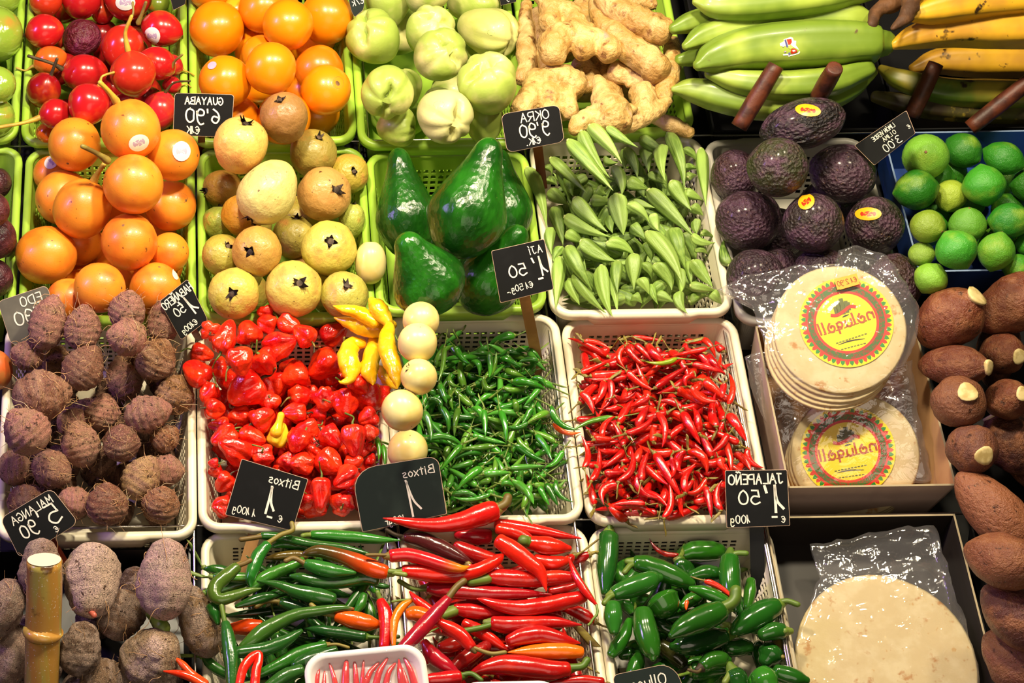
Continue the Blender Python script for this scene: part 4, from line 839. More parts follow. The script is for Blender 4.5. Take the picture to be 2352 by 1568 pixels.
# its sticker: white die-cut paper with a red and a blue patch
def flat_patch(o, outl, mat, nm='sticker', lift=.0008):
    me = o.data; I = o.matrix_basis.inverted(); bv = BVHTree.FromPolygons([v.co for v in me.vertices], [f.vertices[:] for f in me.polygons]); vs = []
    A = I @ CAM
    for x, y in outl:
        h = bv.ray_cast(A, ((I @ (CAM+ray(x, y)))-A).normalized()); P = h[0] if h[0] is not None else (print('MISS', x, y), vs[-1] if vs else bv.find_nearest(I @ at_depth(x, y, D))[0])[1]; vs.append(P-((I @ (CAM+ray(x, y)))-A).normalized()*lift)
    c = sum((V(v) for v in vs), V())/len(vs); return obj(nm, mesh(nm, vs+[c], [(i, (i+1) % len(vs), len(vs)) for i in range(len(vs))], mat, smooth=False), None, o)
k = lambda *p: [(1780+a/19.6, 70+b/19.6) for a, b in p]
s = flat_patch(p, k((210,590),(400,480),(390,400),(700,290),(810,330),(840,450),(960,470),(940,660),(1050,810),(1130,980),(1080,1050),(610,1180),(580,1110),(380,1130)), 'sticker_white')
for pts, m in ((k((420,420),(500,400),(700,1080),(620,1110)), 'sticker_blue'), (k((520,400),(740,380),(760,520),(700,620),(600,640)), 'sticker_red'), (k((740,830),(900,810),(1000,900),(990,980),(760,1060),(700,980)), 'sticker_red'), (k((780,880),(880,870),(930,930),(800,960)), 'sticker_white'), (k((600,700),(700,640),(800,700),(790,800),(690,830),(610,790)), 'label_yellow'), (k((320,640),(400,610),(430,720),(350,750)), 'sticker_mark'), (k((410,930),(500,910),(510,970),(430,1000)), 'sticker_mark')):
    c = flat_patch(p, pts, m, 'print', .0014); c.parent = s
rp = lambda pts, d, mat='ripe_plantain_skin': pln(pts, d, mat, None, 'ripe', 'ripe_plantain')
rp([(2012,222,14),(2100,240,26),(2220,252,28),(2400,258,28)], 'old blackened plantain lowest in the yellow bunch', 'old_plantain_skin')
rp([(2025,158,10),(2070,182,24),(2170,208,30),(2280,214,32),(2400,214,30)], 'dark green plantain low in the yellow bunch', 'green_plantain_skin')
rp([(2098,158,12),(2160,140,30),(2260,140,38),(2400,140,38)], 'spotted yellow plantain lowest of the three bright ones')
rp([(2056,102,11),(2105,84,26),(2190,66,38),(2290,64,42),(2400,66,40)], 'spotted yellow plantain in the middle of the bunch')
rp([(2085,36,12),(2140,24,28),(2240,6,36),(2400,-8,36)], 'yellow plantain at the top right corner')
sweep_item('dry_bunch_stem', 'stem', [(2002,58,10),(2016,24,14),(2052,6,18),(2080,-30,20)], 'dry_leaf', 'oneoff', 'dry brown stem of the yellow plantain bunch', None, None, None, 12, None, .3, tol=.8)
sweep_item('dry_bunch_stem', 'stem', [(2052,64,6),(2078,42,14),(2092,10,18),(2096,-30,20)], 'dry_leaf', 'oneoff', 'curled dry brown stalk at the yellow plantain tips', None, None, None, 12, None, .35, tol=.8)
for (a, b_), (c_, e), d, mt in (((1783, 150), (1697, 292), 'round wooden peg in front of the stickered green plantain', 'dark_wood'), ((1918, 156), (1880, 222), 'round wooden peg right of the stickered plantain, in shadow', 'dark_wood'), ((2150, 146), (2094, 266), 'wooden peg in front of the yellow plantains', 'dark_wood'), ((2372, 180), (2228, 294), 'slanting wooden peg at the right edge before yellow plantains', 'dark_wood')):
    m = unp(a, b_, .1)[1]/F
    sweep_item('wooden_peg', 'peg', [(a, b_, 17), ((a+c_)/2, (b_+e)/2, 19), (c_, e, 18)], mt, 'oneoff', d, None, None, [70, 20, -30], 14, None, 0, blunt=(.06, .06), tol=.9)
SO = ('sticker_orange', 'sticker_red')
cc('hass', 'hass', 'Hf', [(1885, 632, 132, 130, 40, 10, {'d': 'dark avocado in shadow above the upper tortilla pack'}), (2050, 655, 150, 130, 80, 10, {'c': '3a2420', 'd': 'brown dark avocado seen through the clear wrap edge'}), (1735, 638, 140, 132, 120, 20), (1688, 402, 122, 112, 100, 20, {'c': '40242a', 'd': 'reddish dark avocado against the left rim of its basket'}), (1843, 285, 196, 116, 195, 5, {'v': 1, 'c': '1c1618', 'st': [(1856, 253, 30, 14, -8, SO, .35)], 'd': 'dark avocado lying across the back rim with an orange sticker'}),
 (1935, 398, 156, 136, 160, 15, {'c': '33222c'}), (1714, 506, 148, 138, 150, 25, {'c': '3c2430'}), (2010, 517, 140, 130, 90, 30, {'c': '241a16', 'st': [(1994, 491, 31, 15, 0, SO, .35)], 'd': 'dark avocado with a gleaming orange sticker beside the blue box'}), (1868, 511, 142, 138, 90, 40, {'c': '2c2220', 'st': [(1852, 463, 20, 17, 35, SO, .35)], 'd': 'dark avocado with a tilted orange sticker, middle of lower row'}), (1787, 383, 140, 138, 80, 40, {'c': '34361f', 'd': 'smooth olive dark avocado, topmost in the middle'})], '2e1e26')
def lim(x, y, L, W, a, t, c='3f8f1f', **e): return (x, y, L, W, a, t, dict(e, c=c))
cc('lime', 'lime', 'Hg', [lim(2362, 425, 84, 80, 0, 0, '2c6a16'), lim(2117, 584, 62, 60, 90, 30, '7a9a34'), lim(2138, 640, 78, 78, 60, 10, '7aac34'), lim(2338, 616, 72, 66, 0, 0), lim(2362, 560, 62, 62, 0, 0), lim(2212, 345, 96, 80, -35, 20, '2c701a'), lim(2183, 450, 84, 74, 80, -30, '9ab038', d='yellowish lime in the middle of the blue box'), lim(2305, 363, 102, 76, -25, 10, '2f7f1c'), lim(2126, 360, 106, 104, 90, 78, '72a836', d='large pale green lime under the hanging sign'), lim(2104, 436, 106, 94, 10, -10, '2a741a'), lim(2260, 425, 100, 96, -80, 0, '3f9424'), lim(2130, 520, 90, 78, -20, 40, '7f9a2c', d='half yellow lime with a pale stem scar'), lim(2222, 518, 94, 84, 85, 30, '62a030'), lim(2320, 507, 102, 84, 180, 0, '2f8220'), lim(2288, 578, 96, 84, 75, 0, '5ea02c'), lim(2197, 574, 100, 94, 120, 0, '3f9628')])
sign([(1150, 262), (1284, 240), (1297, 325), (1165, 351)], 'black price sign reading OKRA 9,90 with rounded corners', [('OKRA', .56, .19, .23, .12, 1.1), ('9,90', .53, .53, .32, .11, 1.1), ('€1K.', .48, .83, .17, .13)], stake=((1236, 336), (1247, 432), 22, -.03, 'red_wood'), rnd=.12)
sign([(1128, 576), (1250, 548), (1272, 664), (1149, 696)], 'black price sign reading AJÍ 1,50 before the green avocados', [('AJÍ', .8, .17, .14, .12), ('1,', .84, .50, .36, .09), ('50', .42, .48, .22, .12, 1.2), ('_', .80, .66, .12, .3), ('€1 50g.-', .40, .80, .12, .12)], stake=((1206, 680), (1241, 862), 26, -.075, 'wood'), rnd=.03)
sign([(1962, 334), (2082, 253), (2103, 306), (2008, 380)], 'dark tilted price sign reading LIMON VERDE O LIMA 3,00', [('LIMÓN VERDE', .5, .2, .17, .13, .8), ('O LIMA', .55, .44, .16, .12), ('3,00', .52, .76, .30, .1, 1.1), ('€', .93, .6, .16, .12)], rnd=.04)
sign([(-6, 692), (108, 654), (141, 760), (26, 793)], 'price sign reading EDO 1,90 behind the eddoes, glare painted grey', [('EDO', .62, .18, .20, .12, 1.1), ('1,90', .52, .50, .28, .11, 1.2), ('K.', .50, .86, .16, .13)], 'glare_chalkboard', rnd=.1)
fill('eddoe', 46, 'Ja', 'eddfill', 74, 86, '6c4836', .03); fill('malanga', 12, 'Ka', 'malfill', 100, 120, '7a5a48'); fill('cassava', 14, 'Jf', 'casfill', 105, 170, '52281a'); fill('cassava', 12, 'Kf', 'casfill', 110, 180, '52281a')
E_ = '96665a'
cc('eddoe', 'eddoe', 'Ja', [(172, 1155, 84, 76, 0, 0), (385, 1080, 80, 74, 0, 0), (170, 968, 80, 70, 0, 0), (35, 1075, 84, 80, 0, 0), (62, 1148, 96, 72, 20, 0, {'c': '8a5c44'}), (380, 1006, 72, 66, 40, 0, {'c': '7a4c30'}), (130, 828, 76, 66, 70, 20, {'c': '7c5834'}), (62, 816, 78, 68, 160, 0),
 (378, 735, 110, 78, 80, 0, {'d': 'eddoe partly hidden behind the tilted HABANERO price sign'}), (402, 905, 98, 90, 60, 0, {'c': '74502e'}), (293, 712, 96, 86, 80, 20, {'d': 'topmost eddoe, overlapping the front granadilla'}), (358, 824, 106, 94, 60, 20, {'c': '6e4a30'}), (190, 752, 108, 86, 85, 0), (110, 740, 132, 84, 75, 0, {'d': 'tall ringed eddoe leaning over the grey price sign'}), (290, 775, 96, 86, 170, 20),
 (283, 872, 98, 80, 120, 0), (193, 843, 114, 96, 55, 0, {'c': '7c5240'}), (340, 950, 114, 86, 15, 10), (97, 908, 140, 116, 10, 0, {'c': '744c3a', 'd': 'largest eddoe of the heap, covered with pale roots, at the left'}), (237, 946, 88, 80, 80, 10, {'c': '946458'}), (60, 988, 118, 108, 130, 0, {'d': 'eddoe with a yellowish sprout tip against the left rim'}), (185, 1020, 110, 90, 100, 10, {'c': '94685a'}), (278, 1016, 92, 84, 90, 30, {'c': '7c5044'}),
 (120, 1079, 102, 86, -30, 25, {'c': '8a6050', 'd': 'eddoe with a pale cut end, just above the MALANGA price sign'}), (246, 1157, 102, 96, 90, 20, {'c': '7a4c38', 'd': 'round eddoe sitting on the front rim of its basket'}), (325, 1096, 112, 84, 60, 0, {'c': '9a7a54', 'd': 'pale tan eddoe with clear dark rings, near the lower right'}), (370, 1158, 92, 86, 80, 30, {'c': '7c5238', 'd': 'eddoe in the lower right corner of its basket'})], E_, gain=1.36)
sign([(366, 692), (431, 640), (478, 735), (416, 781)], 'tilted black price sign reading HABAÑERO 1,50', [('HABAÑERO', .5, .16, .17, .13, .8), ('50', .38, .44, .2, .12), ('1,', .70, .50, .42, .09), ('€100g', .42, .86, .13, .13)], stake=((440, 745), (470, 800), 16, -.03, 'dark_wood'), rnd=.06)
sign([(0, 1190), (118, 1120), (181, 1200), (46, 1284)], 'black price sign reading MALANGA 5,90 at the front of the eddoes', [('MALANGA', .52, .2, .19, .12, 1.05), ('5,', .72, .52, .44, .09, 1.2), ('90', .33, .53, .30, .11, 1.1), ('€', .68, .85, .14, .13)], stake=((120, 1240), (150, 1290), 14, -.03, 'red_wood'), rnd=.12)
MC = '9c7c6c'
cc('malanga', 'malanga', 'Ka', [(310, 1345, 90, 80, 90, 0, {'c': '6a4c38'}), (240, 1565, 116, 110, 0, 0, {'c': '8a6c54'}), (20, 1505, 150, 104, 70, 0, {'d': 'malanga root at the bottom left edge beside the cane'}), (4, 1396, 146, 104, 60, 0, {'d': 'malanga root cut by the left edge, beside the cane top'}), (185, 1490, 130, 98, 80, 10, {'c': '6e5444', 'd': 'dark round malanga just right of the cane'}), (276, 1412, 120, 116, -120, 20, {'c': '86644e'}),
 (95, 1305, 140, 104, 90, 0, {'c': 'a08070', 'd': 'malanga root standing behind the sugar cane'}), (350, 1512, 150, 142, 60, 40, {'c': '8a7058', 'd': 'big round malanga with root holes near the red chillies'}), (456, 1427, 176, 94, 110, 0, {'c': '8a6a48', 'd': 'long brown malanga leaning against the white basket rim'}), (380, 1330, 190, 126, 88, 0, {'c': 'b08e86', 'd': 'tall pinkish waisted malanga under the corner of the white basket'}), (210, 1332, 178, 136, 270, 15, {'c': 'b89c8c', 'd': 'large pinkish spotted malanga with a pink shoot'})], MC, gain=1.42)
for e in PLACED['malanga']:
    if 'pink shoot' in (e[4] or ''): px_stem(e[0], [(200, 1392), (207, 1402), (216, 1412)], 7, 'guava_skin', .3, .45, 'shoot'); e[0].children[-1].color = hx('c06050')
    if 'waisted' in (e[4] or ''): px_stem(e[0], [(366, 1412), (366, 1428), (372, 1440)], 20, 'stem_green', -.1, .0, 'cut_base'); e[0].children[-1].color = hx('a0a888')
q = crop(0, 1180, 4.04)
sweep_item('sugar_cane', 'sugar cane', [(*q(410, 435), 39), (*q(412, 700), 40), (*q(400, 1050), 41), (*q(398, 1095), 46), (*q(396, 1150), 40), (*q(390, 1400), 39), (*q(380, 1800), 39)], 'cane', 'cane', 'cut stick of yellow brown sugar cane standing before the malanga roots', None, None, [276, 223, 152, 143, 131, 83, 0], 28, None, 0, blunt=(.06, .5), tol=.97)
o = PLACED['cane'][0][0]
cp = [V(v.co) for v in o.data.vertices][:28]; c0 = sum(cp, V())/28; up = (c0-V(o.data.vertices[28*9].co)).normalized()
obj('cut_face', mesh('cut_face', [c0+up*.0006+(p-c0)*4.8 for p in cp]+[c0+up*.0012], [(i, (i+1) % 28, 28) for i in range(28)], 'cane_cut', smooth=False), None, o)
CS = {'stem_green': 0}
cc('cassava', 'cassava', 'Jf', [(2320, 1022, 150, 112, 120, 0, {'c': '4a2418'}), (2325, 700, 190, 132, 30, 0, {'d': 'cassava root touching the blue box at the right edge'}), (2178, 735, 172, 136, 42, 25, {'d': 'thick cassava beside the upper tortilla pack, cut end up right'}), (2300, 812, 116, 94, -10, 50), (2188, 840, 164, 94, -2, 25), (2310, 918, 116, 92, 20, 50), (2200, 926, 126, 120, 50, 60, {'c': '784a34'}), (2230, 1030, 124, 114, -30, 60, {'c': '6a4034', 'd': 'round cassava with a small cut stub, right of the tray corner'})], '6a3622', gain=1.05)
cc('cassava', 'cassava', 'Kf', [(2285, 1176, 240, 122, -50, 0, {'c': '8a5438', 'd': 'long cassava lying diagonally right of the cardboard tray front'}), (2330, 1520, 180, 124, -50, 10), (2332, 1415, 190, 122, -48, 0, {'c': '5c3028'}), (2302, 1286, 176, 128, -20, 10, {'c': '7c4830'})], '7c4634', gain=1.0)
# habaneros, read off one enlargement: x, y, height, width, direction of the stem end, its tilt to the eye
q = crop(400, 680, 3.92)
fill('habanero', 185, 'Jb', 'habfill', 46, 52, 'c81210', .024)
HB = [(1260,330,100,110,90,0),(1790,1350,130,130,90,60),(1290,1330,120,140,80,70),(1760,1500,120,150,0,0),(1250,1420,150,180,60,0),(1000,1490,150,150,0,0),(360,1570,130,130,40,30),(350,1500,100,90,0,0),(1290,1070,170,200,0,0),(910,820,210,270,100,-30),(480,770,170,170,0,0),(400,1160,200,140,0,0),(580,1080,210,190,0,-20),(1790,930,220,340,110,-30),(1440,320,270,230,-150,-10),(1040,260,230,190,150,-20),(815,145,150,135,0,-10),(330,300,190,180,-100,70),(835,245,190,180,-20,10),(670,320,220,230,-75,10),(470,360,330,210,-110,15),(1160,345,240,200,-40,20),(960,440,330,250,200,-30),(255,510,220,170,165,0),(390,650,190,190,10,10),(195,690,290,250,-40,20),(830,600,250,230,130,20),(600,560,260,240,-140,10),(1340,620,330,270,35,0),(1095,690,270,250,-85,30),(1680,790,220,200,130,20),(310,880,200,180,60,-20),(1140,900,220,210,190,20),(860,960,210,180,95,60),(1350,910,220,220,-100,75),(640,850,370,310,35,0),(370,1010,200,190,175,20),(1550,970,260,250,90,-20),(1740,1100,180,190,30,-20),(1760,1220,150,140,-60,-20),(1180,1200,240,170,20,-20),(1420,1280,230,210,140,-20),(800,1095,240,220,-150,10),(1080,1050,230,180,0,0),(440,1260,260,200,30,-20),(710,1270,260,200,160,-20),(1620,1500,200,190,-90,60),(1620,1300,300,210,95,-10),(1120,1310,240,220,60,-20),(540,1380,340,230,-30,-20),(800,1450,210,200,100,60),(1140,1510,220,200,0,-30),(1400,1510,270,240,150,-20),(450,1680,200,190,50,10),(420,1890,180,190,0,-20),(1190,1860,140,210,90,-20),(1540,1640,280,200,35,-30),(1320,1790,330,190,88,0),(1510,1860,200,210,-95,65)]
for a, c, L, W, g, t in HB:
    x, y = q(a, c); place('habanero', pose_c(x, y, L/3.92, W/3.92, g, t, rng.uniform(0, 360)), 'habanero', None, 'Jb', rng.choice(('d8160f', 'dc1a12', 'cc1012', 'e0200e')))
x, y = q(940, 1245); o = place('habanero', pose_c(x, y, 60, 48, -115, 0, 40), 'yellowhab', 'small yellow habanero lying among the red ones', 'Jb', 'ffd800', 1); o.data = o.data.copy(); o.data.materials[0] = MATS['aji_skin']; px_stem(o, [(634, 990), (641, 970), (645, 954)], 9, 'aji_skin', .42, .30, 'tip', True); o.children[-1].color = hx('ffd800')
AJ = 'aji'; aj = lambda pts, d: sweep_item('yellow_aji_pepper', 'chilli', [(*q(a, c), r/3.92) for a, c, r in pts], 'aji_skin', AJ, d, None, 'ffc010', None, 16, None, .22, tol=.85)
aj([(1860,660,40),(1900,730,55),(1950,790,45),(2000,830,10)], 'yellow aji pepper lowest at the back, mostly hidden by others')
aj([(1690,430,45),(1600,430,70),(1565,540,95),(1590,660,90),(1575,750,45),(1510,775,18),(1485,765,6)], 'yellow aji pepper with a hooked tip resting on red habaneros')
aj([(1790,340,35),(1795,440,55),(1770,570,80),(1755,680,75),(1785,760,40),(1790,795,8)], 'yellow aji pepper hanging straight down in the middle')
aj([(1960,260,45),(1860,300,70),(1700,280,80),(1560,235,50),(1445,195,8)], 'yellow aji pepper pointing left, under the topmost ones')
aj([(1800,240,50),(1720,180,65),(1620,135,55),(1520,120,40),(1438,90,8)], 'yellow aji pepper pointing left, upper one of two')
aj([(1930,235,45),(1880,170,70),(1820,90,75),(1780,40,35)], 'plump yellow aji pepper at the very top of its cluster')
aj([(1935,280,50),(1915,400,75),(1940,540,82),(1985,660,70),(2005,760,40),(2010,830,6)], 'longest yellow aji pepper, hanging down beside the pale round fruits')
# tiny chillies: the clear ones read off, the rest of the heap strewn under them
def heap_small(kind, bas, n, key, L, W, cols):
    b = BAS[bas]; r2 = random.Random(n)
    for i in range(n):
        best = None; ww = W*r2.uniform(.8, 1.1); dz = r2.uniform(-.006, .006); ro = r2.uniform(0, 360)
        for _ in range(3):
            a, c = r2.uniform(b['u0']+.024, b['u1']-.024), r2.uniform(b['v0']+.02, b['v1']-.04); x, y, z = proj(pt(a, c, b['w']-.03)); g = r2.uniform(0, 6.28); l = L*r2.uniform(.75, 1.1)/2
            ps = pose_e(x-l*math.cos(g), y-l*.85*math.sin(g), x+l*math.cos(g), y+l*.85*math.sin(g), ww, dz, ro); h = place(kind, ps, key, None, bas, tol=.88, probe=True)
            if best is None or h < best[0]: best = (h, ps)
        if best[0] < b['w']+.035: place(kind, best[1], key, None, bas, r2.choice(cols), tol=.88)
def stuff_under(kind, bas, n, name, label, mat, L, W, cols):
    b = BAS[bas]; r2 = random.Random(5+n); vs, fs = [], []; me = PRO[kind]['vars'][0][0]; C0 = PM.copy()
    for i in range(n):
        a, c = r2.uniform(b['u0']+.048, b['u1']-.048), r2.uniform(b['v0']+.048, b['v1']-.048); P = pt(a, c, PANEL+.012+.062*r2.random()); k = len(vs); Z = (U*math.cos(i*2.4)+VV*math.sin(i*2.4)).normalized()*L; X = Z.cross(N).normalized()*W; Y = N*W
        Mx = Matrix((X, Y, Z)).transposed().to_4x4(); Mx.translation = P; vs += [Mx @ v.co for v in me.vertices]; fs += [tuple(k+t for t in p.vertices) for p in me.polygons]
        put([P+Z*f for f in (-.25, 0, .25)], [W*.5]*3)
    o = obj(name, mesh(name, vs, fs, mat), color=cols); tag(o, label, 'chillies', None, 'stuff')
stuff_under('green_small', 'Jc', 760, 'green_chillies', 'bottom layer of tiny green chillies deep in their white basket', 'green_chilli_skin', .058, .0105, hx('2c6414'))
stuff_under('red_small', 'Jd', 760, 'red_chillies', 'bottom layer of tiny red chillies deep in their white basket', 'red_chilli_skin', .058, .0115, hx('b0120c'))
GS = ('2f7a1c', '3c8a24', '276a18', '4a9030', '5a8a2a'); RS = ('d01410', 'c00f10', 'd82410', 'b40c12', 'dc1a14')
heap_small('green_small', 'Jc', 215, 'green_small', 88, 18, GS); heap_small('red_small', 'Jd', 215, 'red_small', 94, 22, RS)
q = crop(860, 680, 3.015)
GL = [(600,245,480,340,35),(490,360,450,590,36),(560,370,660,480,45),(690,430,740,540,45),(800,400,800,570,40),(900,510,1040,560,45),(880,420,1020,490,40),(910,380,1040,400,40),(1130,435,1000,445,40),(800,350,700,380,40),(960,575,1190,635,52),(1100,550,1200,620,40),(740,590,830,650,50),(500,560,580,640,40),(880,790,920,1000,48),(990,790,960,700,40),(1090,780,1020,890,45),(1060,890,920,915,40),(680,965,910,1020,45),(820,1040,580,1060,45),(600,1030,460,1200,45),(980,1040,1180,1150,50),(940,1190,1180,1175,42),(1310,1090,1190,1195,45),(680,1150,530,1190,45),(740,1180,570,1330,60),(760,1230,940,1220,50),(980,1280,1120,1440,58),(540,1350,740,1390,42),(800,1390,550,1410,42),(1190,1300,1270,1450,45),(1230,1290,1350,1440,45),(1140,1320,1210,1450,42),(880,1290,970,1310,50),(360,800,400,1000,45),(580,760,550,960,45),(520,650,540,800,36),(450,610,500,740,45),(690,750,760,870,50),(760,790,770,970,40),(1200,790,1400,950,48),(960,265,790,325,62),(450,1190,500,1260,50),(400,700,480,780,50),(640,640,700,690,44)]
for i, (a, c, d, e, f) in enumerate(GL): (x0, y0), (x1, y1) = q(a, c), q(d, e); place('green_small', pose_e(x0, y0, x1, y1, f/3.015*1.1, 0, rng.uniform(0, 360)), 'green_small', None, 'Jc', rng.choice(GS), tol=.85)
(x0, y0), (x1, y1) = q(1230, 905), q(1425, 962); place('red_small', pose_e(x0, y0, x1, y1, 13, 0, 0), 'oneoff', 'orange red chilli lying across the rim of the green chillies', None, 'ec5a14')
place('green_small', pose_e(1411, 955, 1315, 983, 15, 0, 0), 'oneoff', 'green chilli bridging the rim between green and red chillies', None, '4a7c24')
for y in (1035, 1048): place('green_small', pose_e(868+(y-1035), y-25, 872+(y-1035), y+22, 13, 0, 0), 'gx', 'green chilli standing at the basket wall beside the lowest pale fruit', 'Jb', '4c9a24')
q = crop(1260, 680, 2.904)
RL = [(390,390,130,270,42),(240,290,410,340,36),(490,320,480,480,45),(640,320,810,480,58),(510,340,640,470,45),(580,320,690,430,45),(560,270,780,300,32),(910,300,1050,310,36),(1030,270,1120,400,42),(1160,370,1110,300,52),(1050,350,820,400,36),(960,450,1180,510,42),(520,545,270,560,42),(520,510,690,630,48),(430,570,380,760,48),(380,570,320,720,55),(230,640,310,780,55),(440,690,580,660,42),(660,680,540,740,48),(890,730,720,690,46),(590,870,670,720,56),(750,770,780,1000,48),(530,930,720,800,48),(700,970,690,860,46),(870,620,1030,720,56),(940,630,1120,720,50),(1040,560,1180,690,60),(1220,720,1220,510,42),(1010,900,970,730,50),(1200,780,1320,960,62),(890,770,1010,980,60),(1200,930,1090,1050,46),(510,1000,430,840,46),(340,930,430,790,42),(300,950,440,955,54),(520,1020,360,1150,46),(960,1010,1080,1170,62),(710,1050,890,1350,60),(560,1210,710,1370,52),(440,1240,330,1370,66),(640,1380,430,1385,46),(610,1230,660,1030,50),(580,1110,620,1000,56),(500,1250,580,1020,50),(300,1240,350,1020,46),(1060,1250,900,1330,46),(1050,1270,1090,1475,46),(890,1300,960,1120,50),(870,1050,870,1190,60),(830,1090,830,1220,38),(370,1185,510,1175,52),(310,1390,250,1180,48),(260,1150,240,930,42),(1300,1030,1410,1160,54),(1250,1040,1360,1160,52),(1130,1080,1180,1170,50),(740,460,640,540,40),(1170,600,1150,690,40),(950,520,900,600,44)]
for i, (a, c, d, e, f) in enumerate(RL): (x0, y0), (x1, y1) = q(a, c), q(d, e); place('red_small', pose_e(x0, y0, x1, y1, f/2.904*1.12, 0, rng.uniform(0, 360)), 'red_small', None, 'Jd', rng.choice(RS), tol=.85)
(x0, y0), (x1, y1) = q(860, 430), q(650, 450); place('green_small', pose_e(x0, y0, x1, y1, 13, 0, 0), 'oneoff', 'single yellow green chilli among the tiny red ones', 'Jd', '8a9a1c', tol=.85)
gf = lambda x, y, L, W, a, t, d: (x, y, L, W, a, t, {'d': d})
cc('golden', 'golden2', None, [gf(967, 735, 84, 84, 90, -40, 'topmost of the five pale round fruits between the pepper baskets'), gf(959, 787, 90, 90, 80, 30, 'second from top of the five pale round fruits between baskets'), gf(962, 865, 84, 82, 140, 35, 'third pale round fruit from top, with a dry papery calyx'), gf(924, 942, 96, 94, -60, 20, 'fourth and biggest of the five pale round fruits'), gf(936, 1035, 98, 92, 80, 40, 'lowest pale round fruit, above the green Bitxos sign')])
sign([(555, 1053), (708, 1100), (672, 1219), (517, 1182)], 'square black price sign reading Bitxos 1 before the habaneros', [('Bitxos', .68, .17, .16, .12), ('1', .60, .56, .46, .09), ('_', .62, .78, .12, .3), ('€', .78, .84, .12, .13), ('1 100g', .25, .85, .13, .12)], stake=((592, 1200), (548, 1352), 28, -.07, 'wood'), rnd=.02)
sign([(806, 1078), (1006, 1046), (1027, 1180), (832, 1222)], 'big green price sign reading Bitxos 1 with rounded top corners', [('Bitxos', .75, .20, .14, .12, 1.1), ('1', .66, .62, .56, .06), ('100gr', .4, .92, .12, .12)], 'green_chalkboard', rnd=(.28, .12, .02, .02))
sign([(1665, 1080), (1808, 1078), (1815, 1207), (1669, 1212)], 'black price sign reading JALAPEÑO 1,50 on a black stake', [('JALAPEÑO', .49, .16, .17, .15, .95), ('1,', .78, .52, .46, .10), ('50', .38, .48, .24, .12, 1.2), ('_', .76, .76, .12, .3), ('100g', .22, .86, .14, .13), ('€', .90, .88, .11, .14)], stake=((1738, 1200), (1742, 1372), 32, -.075, 'black_wood'), rnd=.02)
# long chillies
fl_ = lambda n, bas, key, kind, cols, L, W: heap_small(kind, bas, n, key, L, W, cols)
fl_(72, 'Kb', 'longgfill', 'green_small', ('1c4c12', '24581a'), 175, 32); fl_(64, 'Kc', 'longrfill', 'red_small', ('a00c10', 'b41010'), 190, 36); fl_(40, 'Kd', 'jalfill', 'green_small', ('1c5412', '205c16'), 125, 48)
for k in ('longgfill', 'longrfill', 'jalfill'):
    for e in PLACED[k]: e[0].name = {'l': 'long_green_chilli', 'r': 'long_red_chilli', 'j': 'jalapeno_pepper'}['j' if k[0] == 'j' else k[4] if k[4] == 'r' else 'l']
q = crop(420, 1160, 3.843)
def lc(pts, d=None, c='2c6a1a', stem=None, mat='long_chilli_skin', bas='Kb', key='longg', sc=3.843, nm='long_green_chilli', sm='stem_green', sr=6, dz=None, bl=(.5, 1.2)):
    return sweep_item(nm, 'chilli', [(*q(a, b_), r/sc) for a, b_, r in pts], mat, key, d, bas, c, dz, 16, None, .06, [q(*s) for s in stem] if stem else None, sm, sr, bl, .86)
lc([(260,890,60),(285,960,55),(305,1030,25)], 'green chilli tucked at the left wall above the upright one', '1f5c1c')
lc([(790,365,15),(880,340,40),(1000,350,45),(1080,375,30)], 'green chilli with a pale tip at the back, under others', '2f7a1c')
lc([(1700,705,25),(1780,715,25),(1850,720,6)], 'thin green chilli tip at the right wall', '24601a')
lc([(1090,450,40),(1000,440,45),(860,450,40),(740,465,15)], 'brown tinged chilli lying under the orange brown one', '5c4a18')
lc([(850,790,15),(730,810,45),(600,850,45),(480,890,20)], 'wrinkled dark green chilli in the middle left', '1c4416', mat='jalapeno_skin')
lc([(900,915,30),(750,935,40),(560,960,38),(390,975,15)], 'dark flat green chilli below the wrinkled one', '173c14')
lc([(1600,790,35),(1570,880,45),(1520,950,20)], 'short green chilli standing at the right, beside the red one', '2c6c1c')
lc([(870,860,45),(1000,900,55),(1140,950,40)], 'green chilli with a curled brown stem in the middle', '224f1c', [(860,850),(740,845),(650,890)], sm='stem_olive')
lc([(1710,665,55),(1600,640,65),(1400,670,65),(1200,670,60),(1060,640,50),(960,625,20)], 'fat wavy green chilli right of the middle', '2a5c1e')
lc([(1060,490,40),(900,560,55),(720,640,58),(610,720,35),(535,755,8)], 'green chilli running down left to a thin tip', '3a7a22')
lc([(1090,515,45),(1200,550,65),(1340,580,60),(1510,595,20)], 'green chilli with a hooked tan stem under the orange brown one', '2f7426', [(1080,515),(980,465),(910,490)], sm='stem_olive')
lc([(1330,830,55),(1200,805,75),(1000,760,60),(830,700,38),(660,668,8)], 'green chilli pointing left to a thin tip, above the middle', '265a1c')
lc([(690,1060,50),(580,1075,75),(460,1085,55)], 'orange chilli end at the left, half covered', 'e8480c')
lc([(1600,1160,55),(1400,1130,55),(1230,1105,48),(1080,1085,12)], 'dark green chilli with a long straight stem to the right', '1c4c1a', [(1610,1160),(1750,1168),(1900,1160)], sr=5)
lc([(1360,975,55),(1500,1010,80),(1640,1040,72),(1740,1050,30)], 'orange chilli with a green end and a long stem', 'e2580e', [(1350,975),(1220,945),(1135,880)], sm='stem_olive')
lc([(520,1250,35),(600,1200,62),(700,1120,72),(850,1030,62),(1020,960,52),(1250,925,42),(1400,905,30),(1500,912,12)], 'longest green chilli, red at its tip, rising to the right', '3a6420', mat='red_tip_skin')
lc([(1050,1105,20),(900,1200,55),(720,1270,62),(500,1295,55)], 'green chilli curving below the longest one', '22561c')
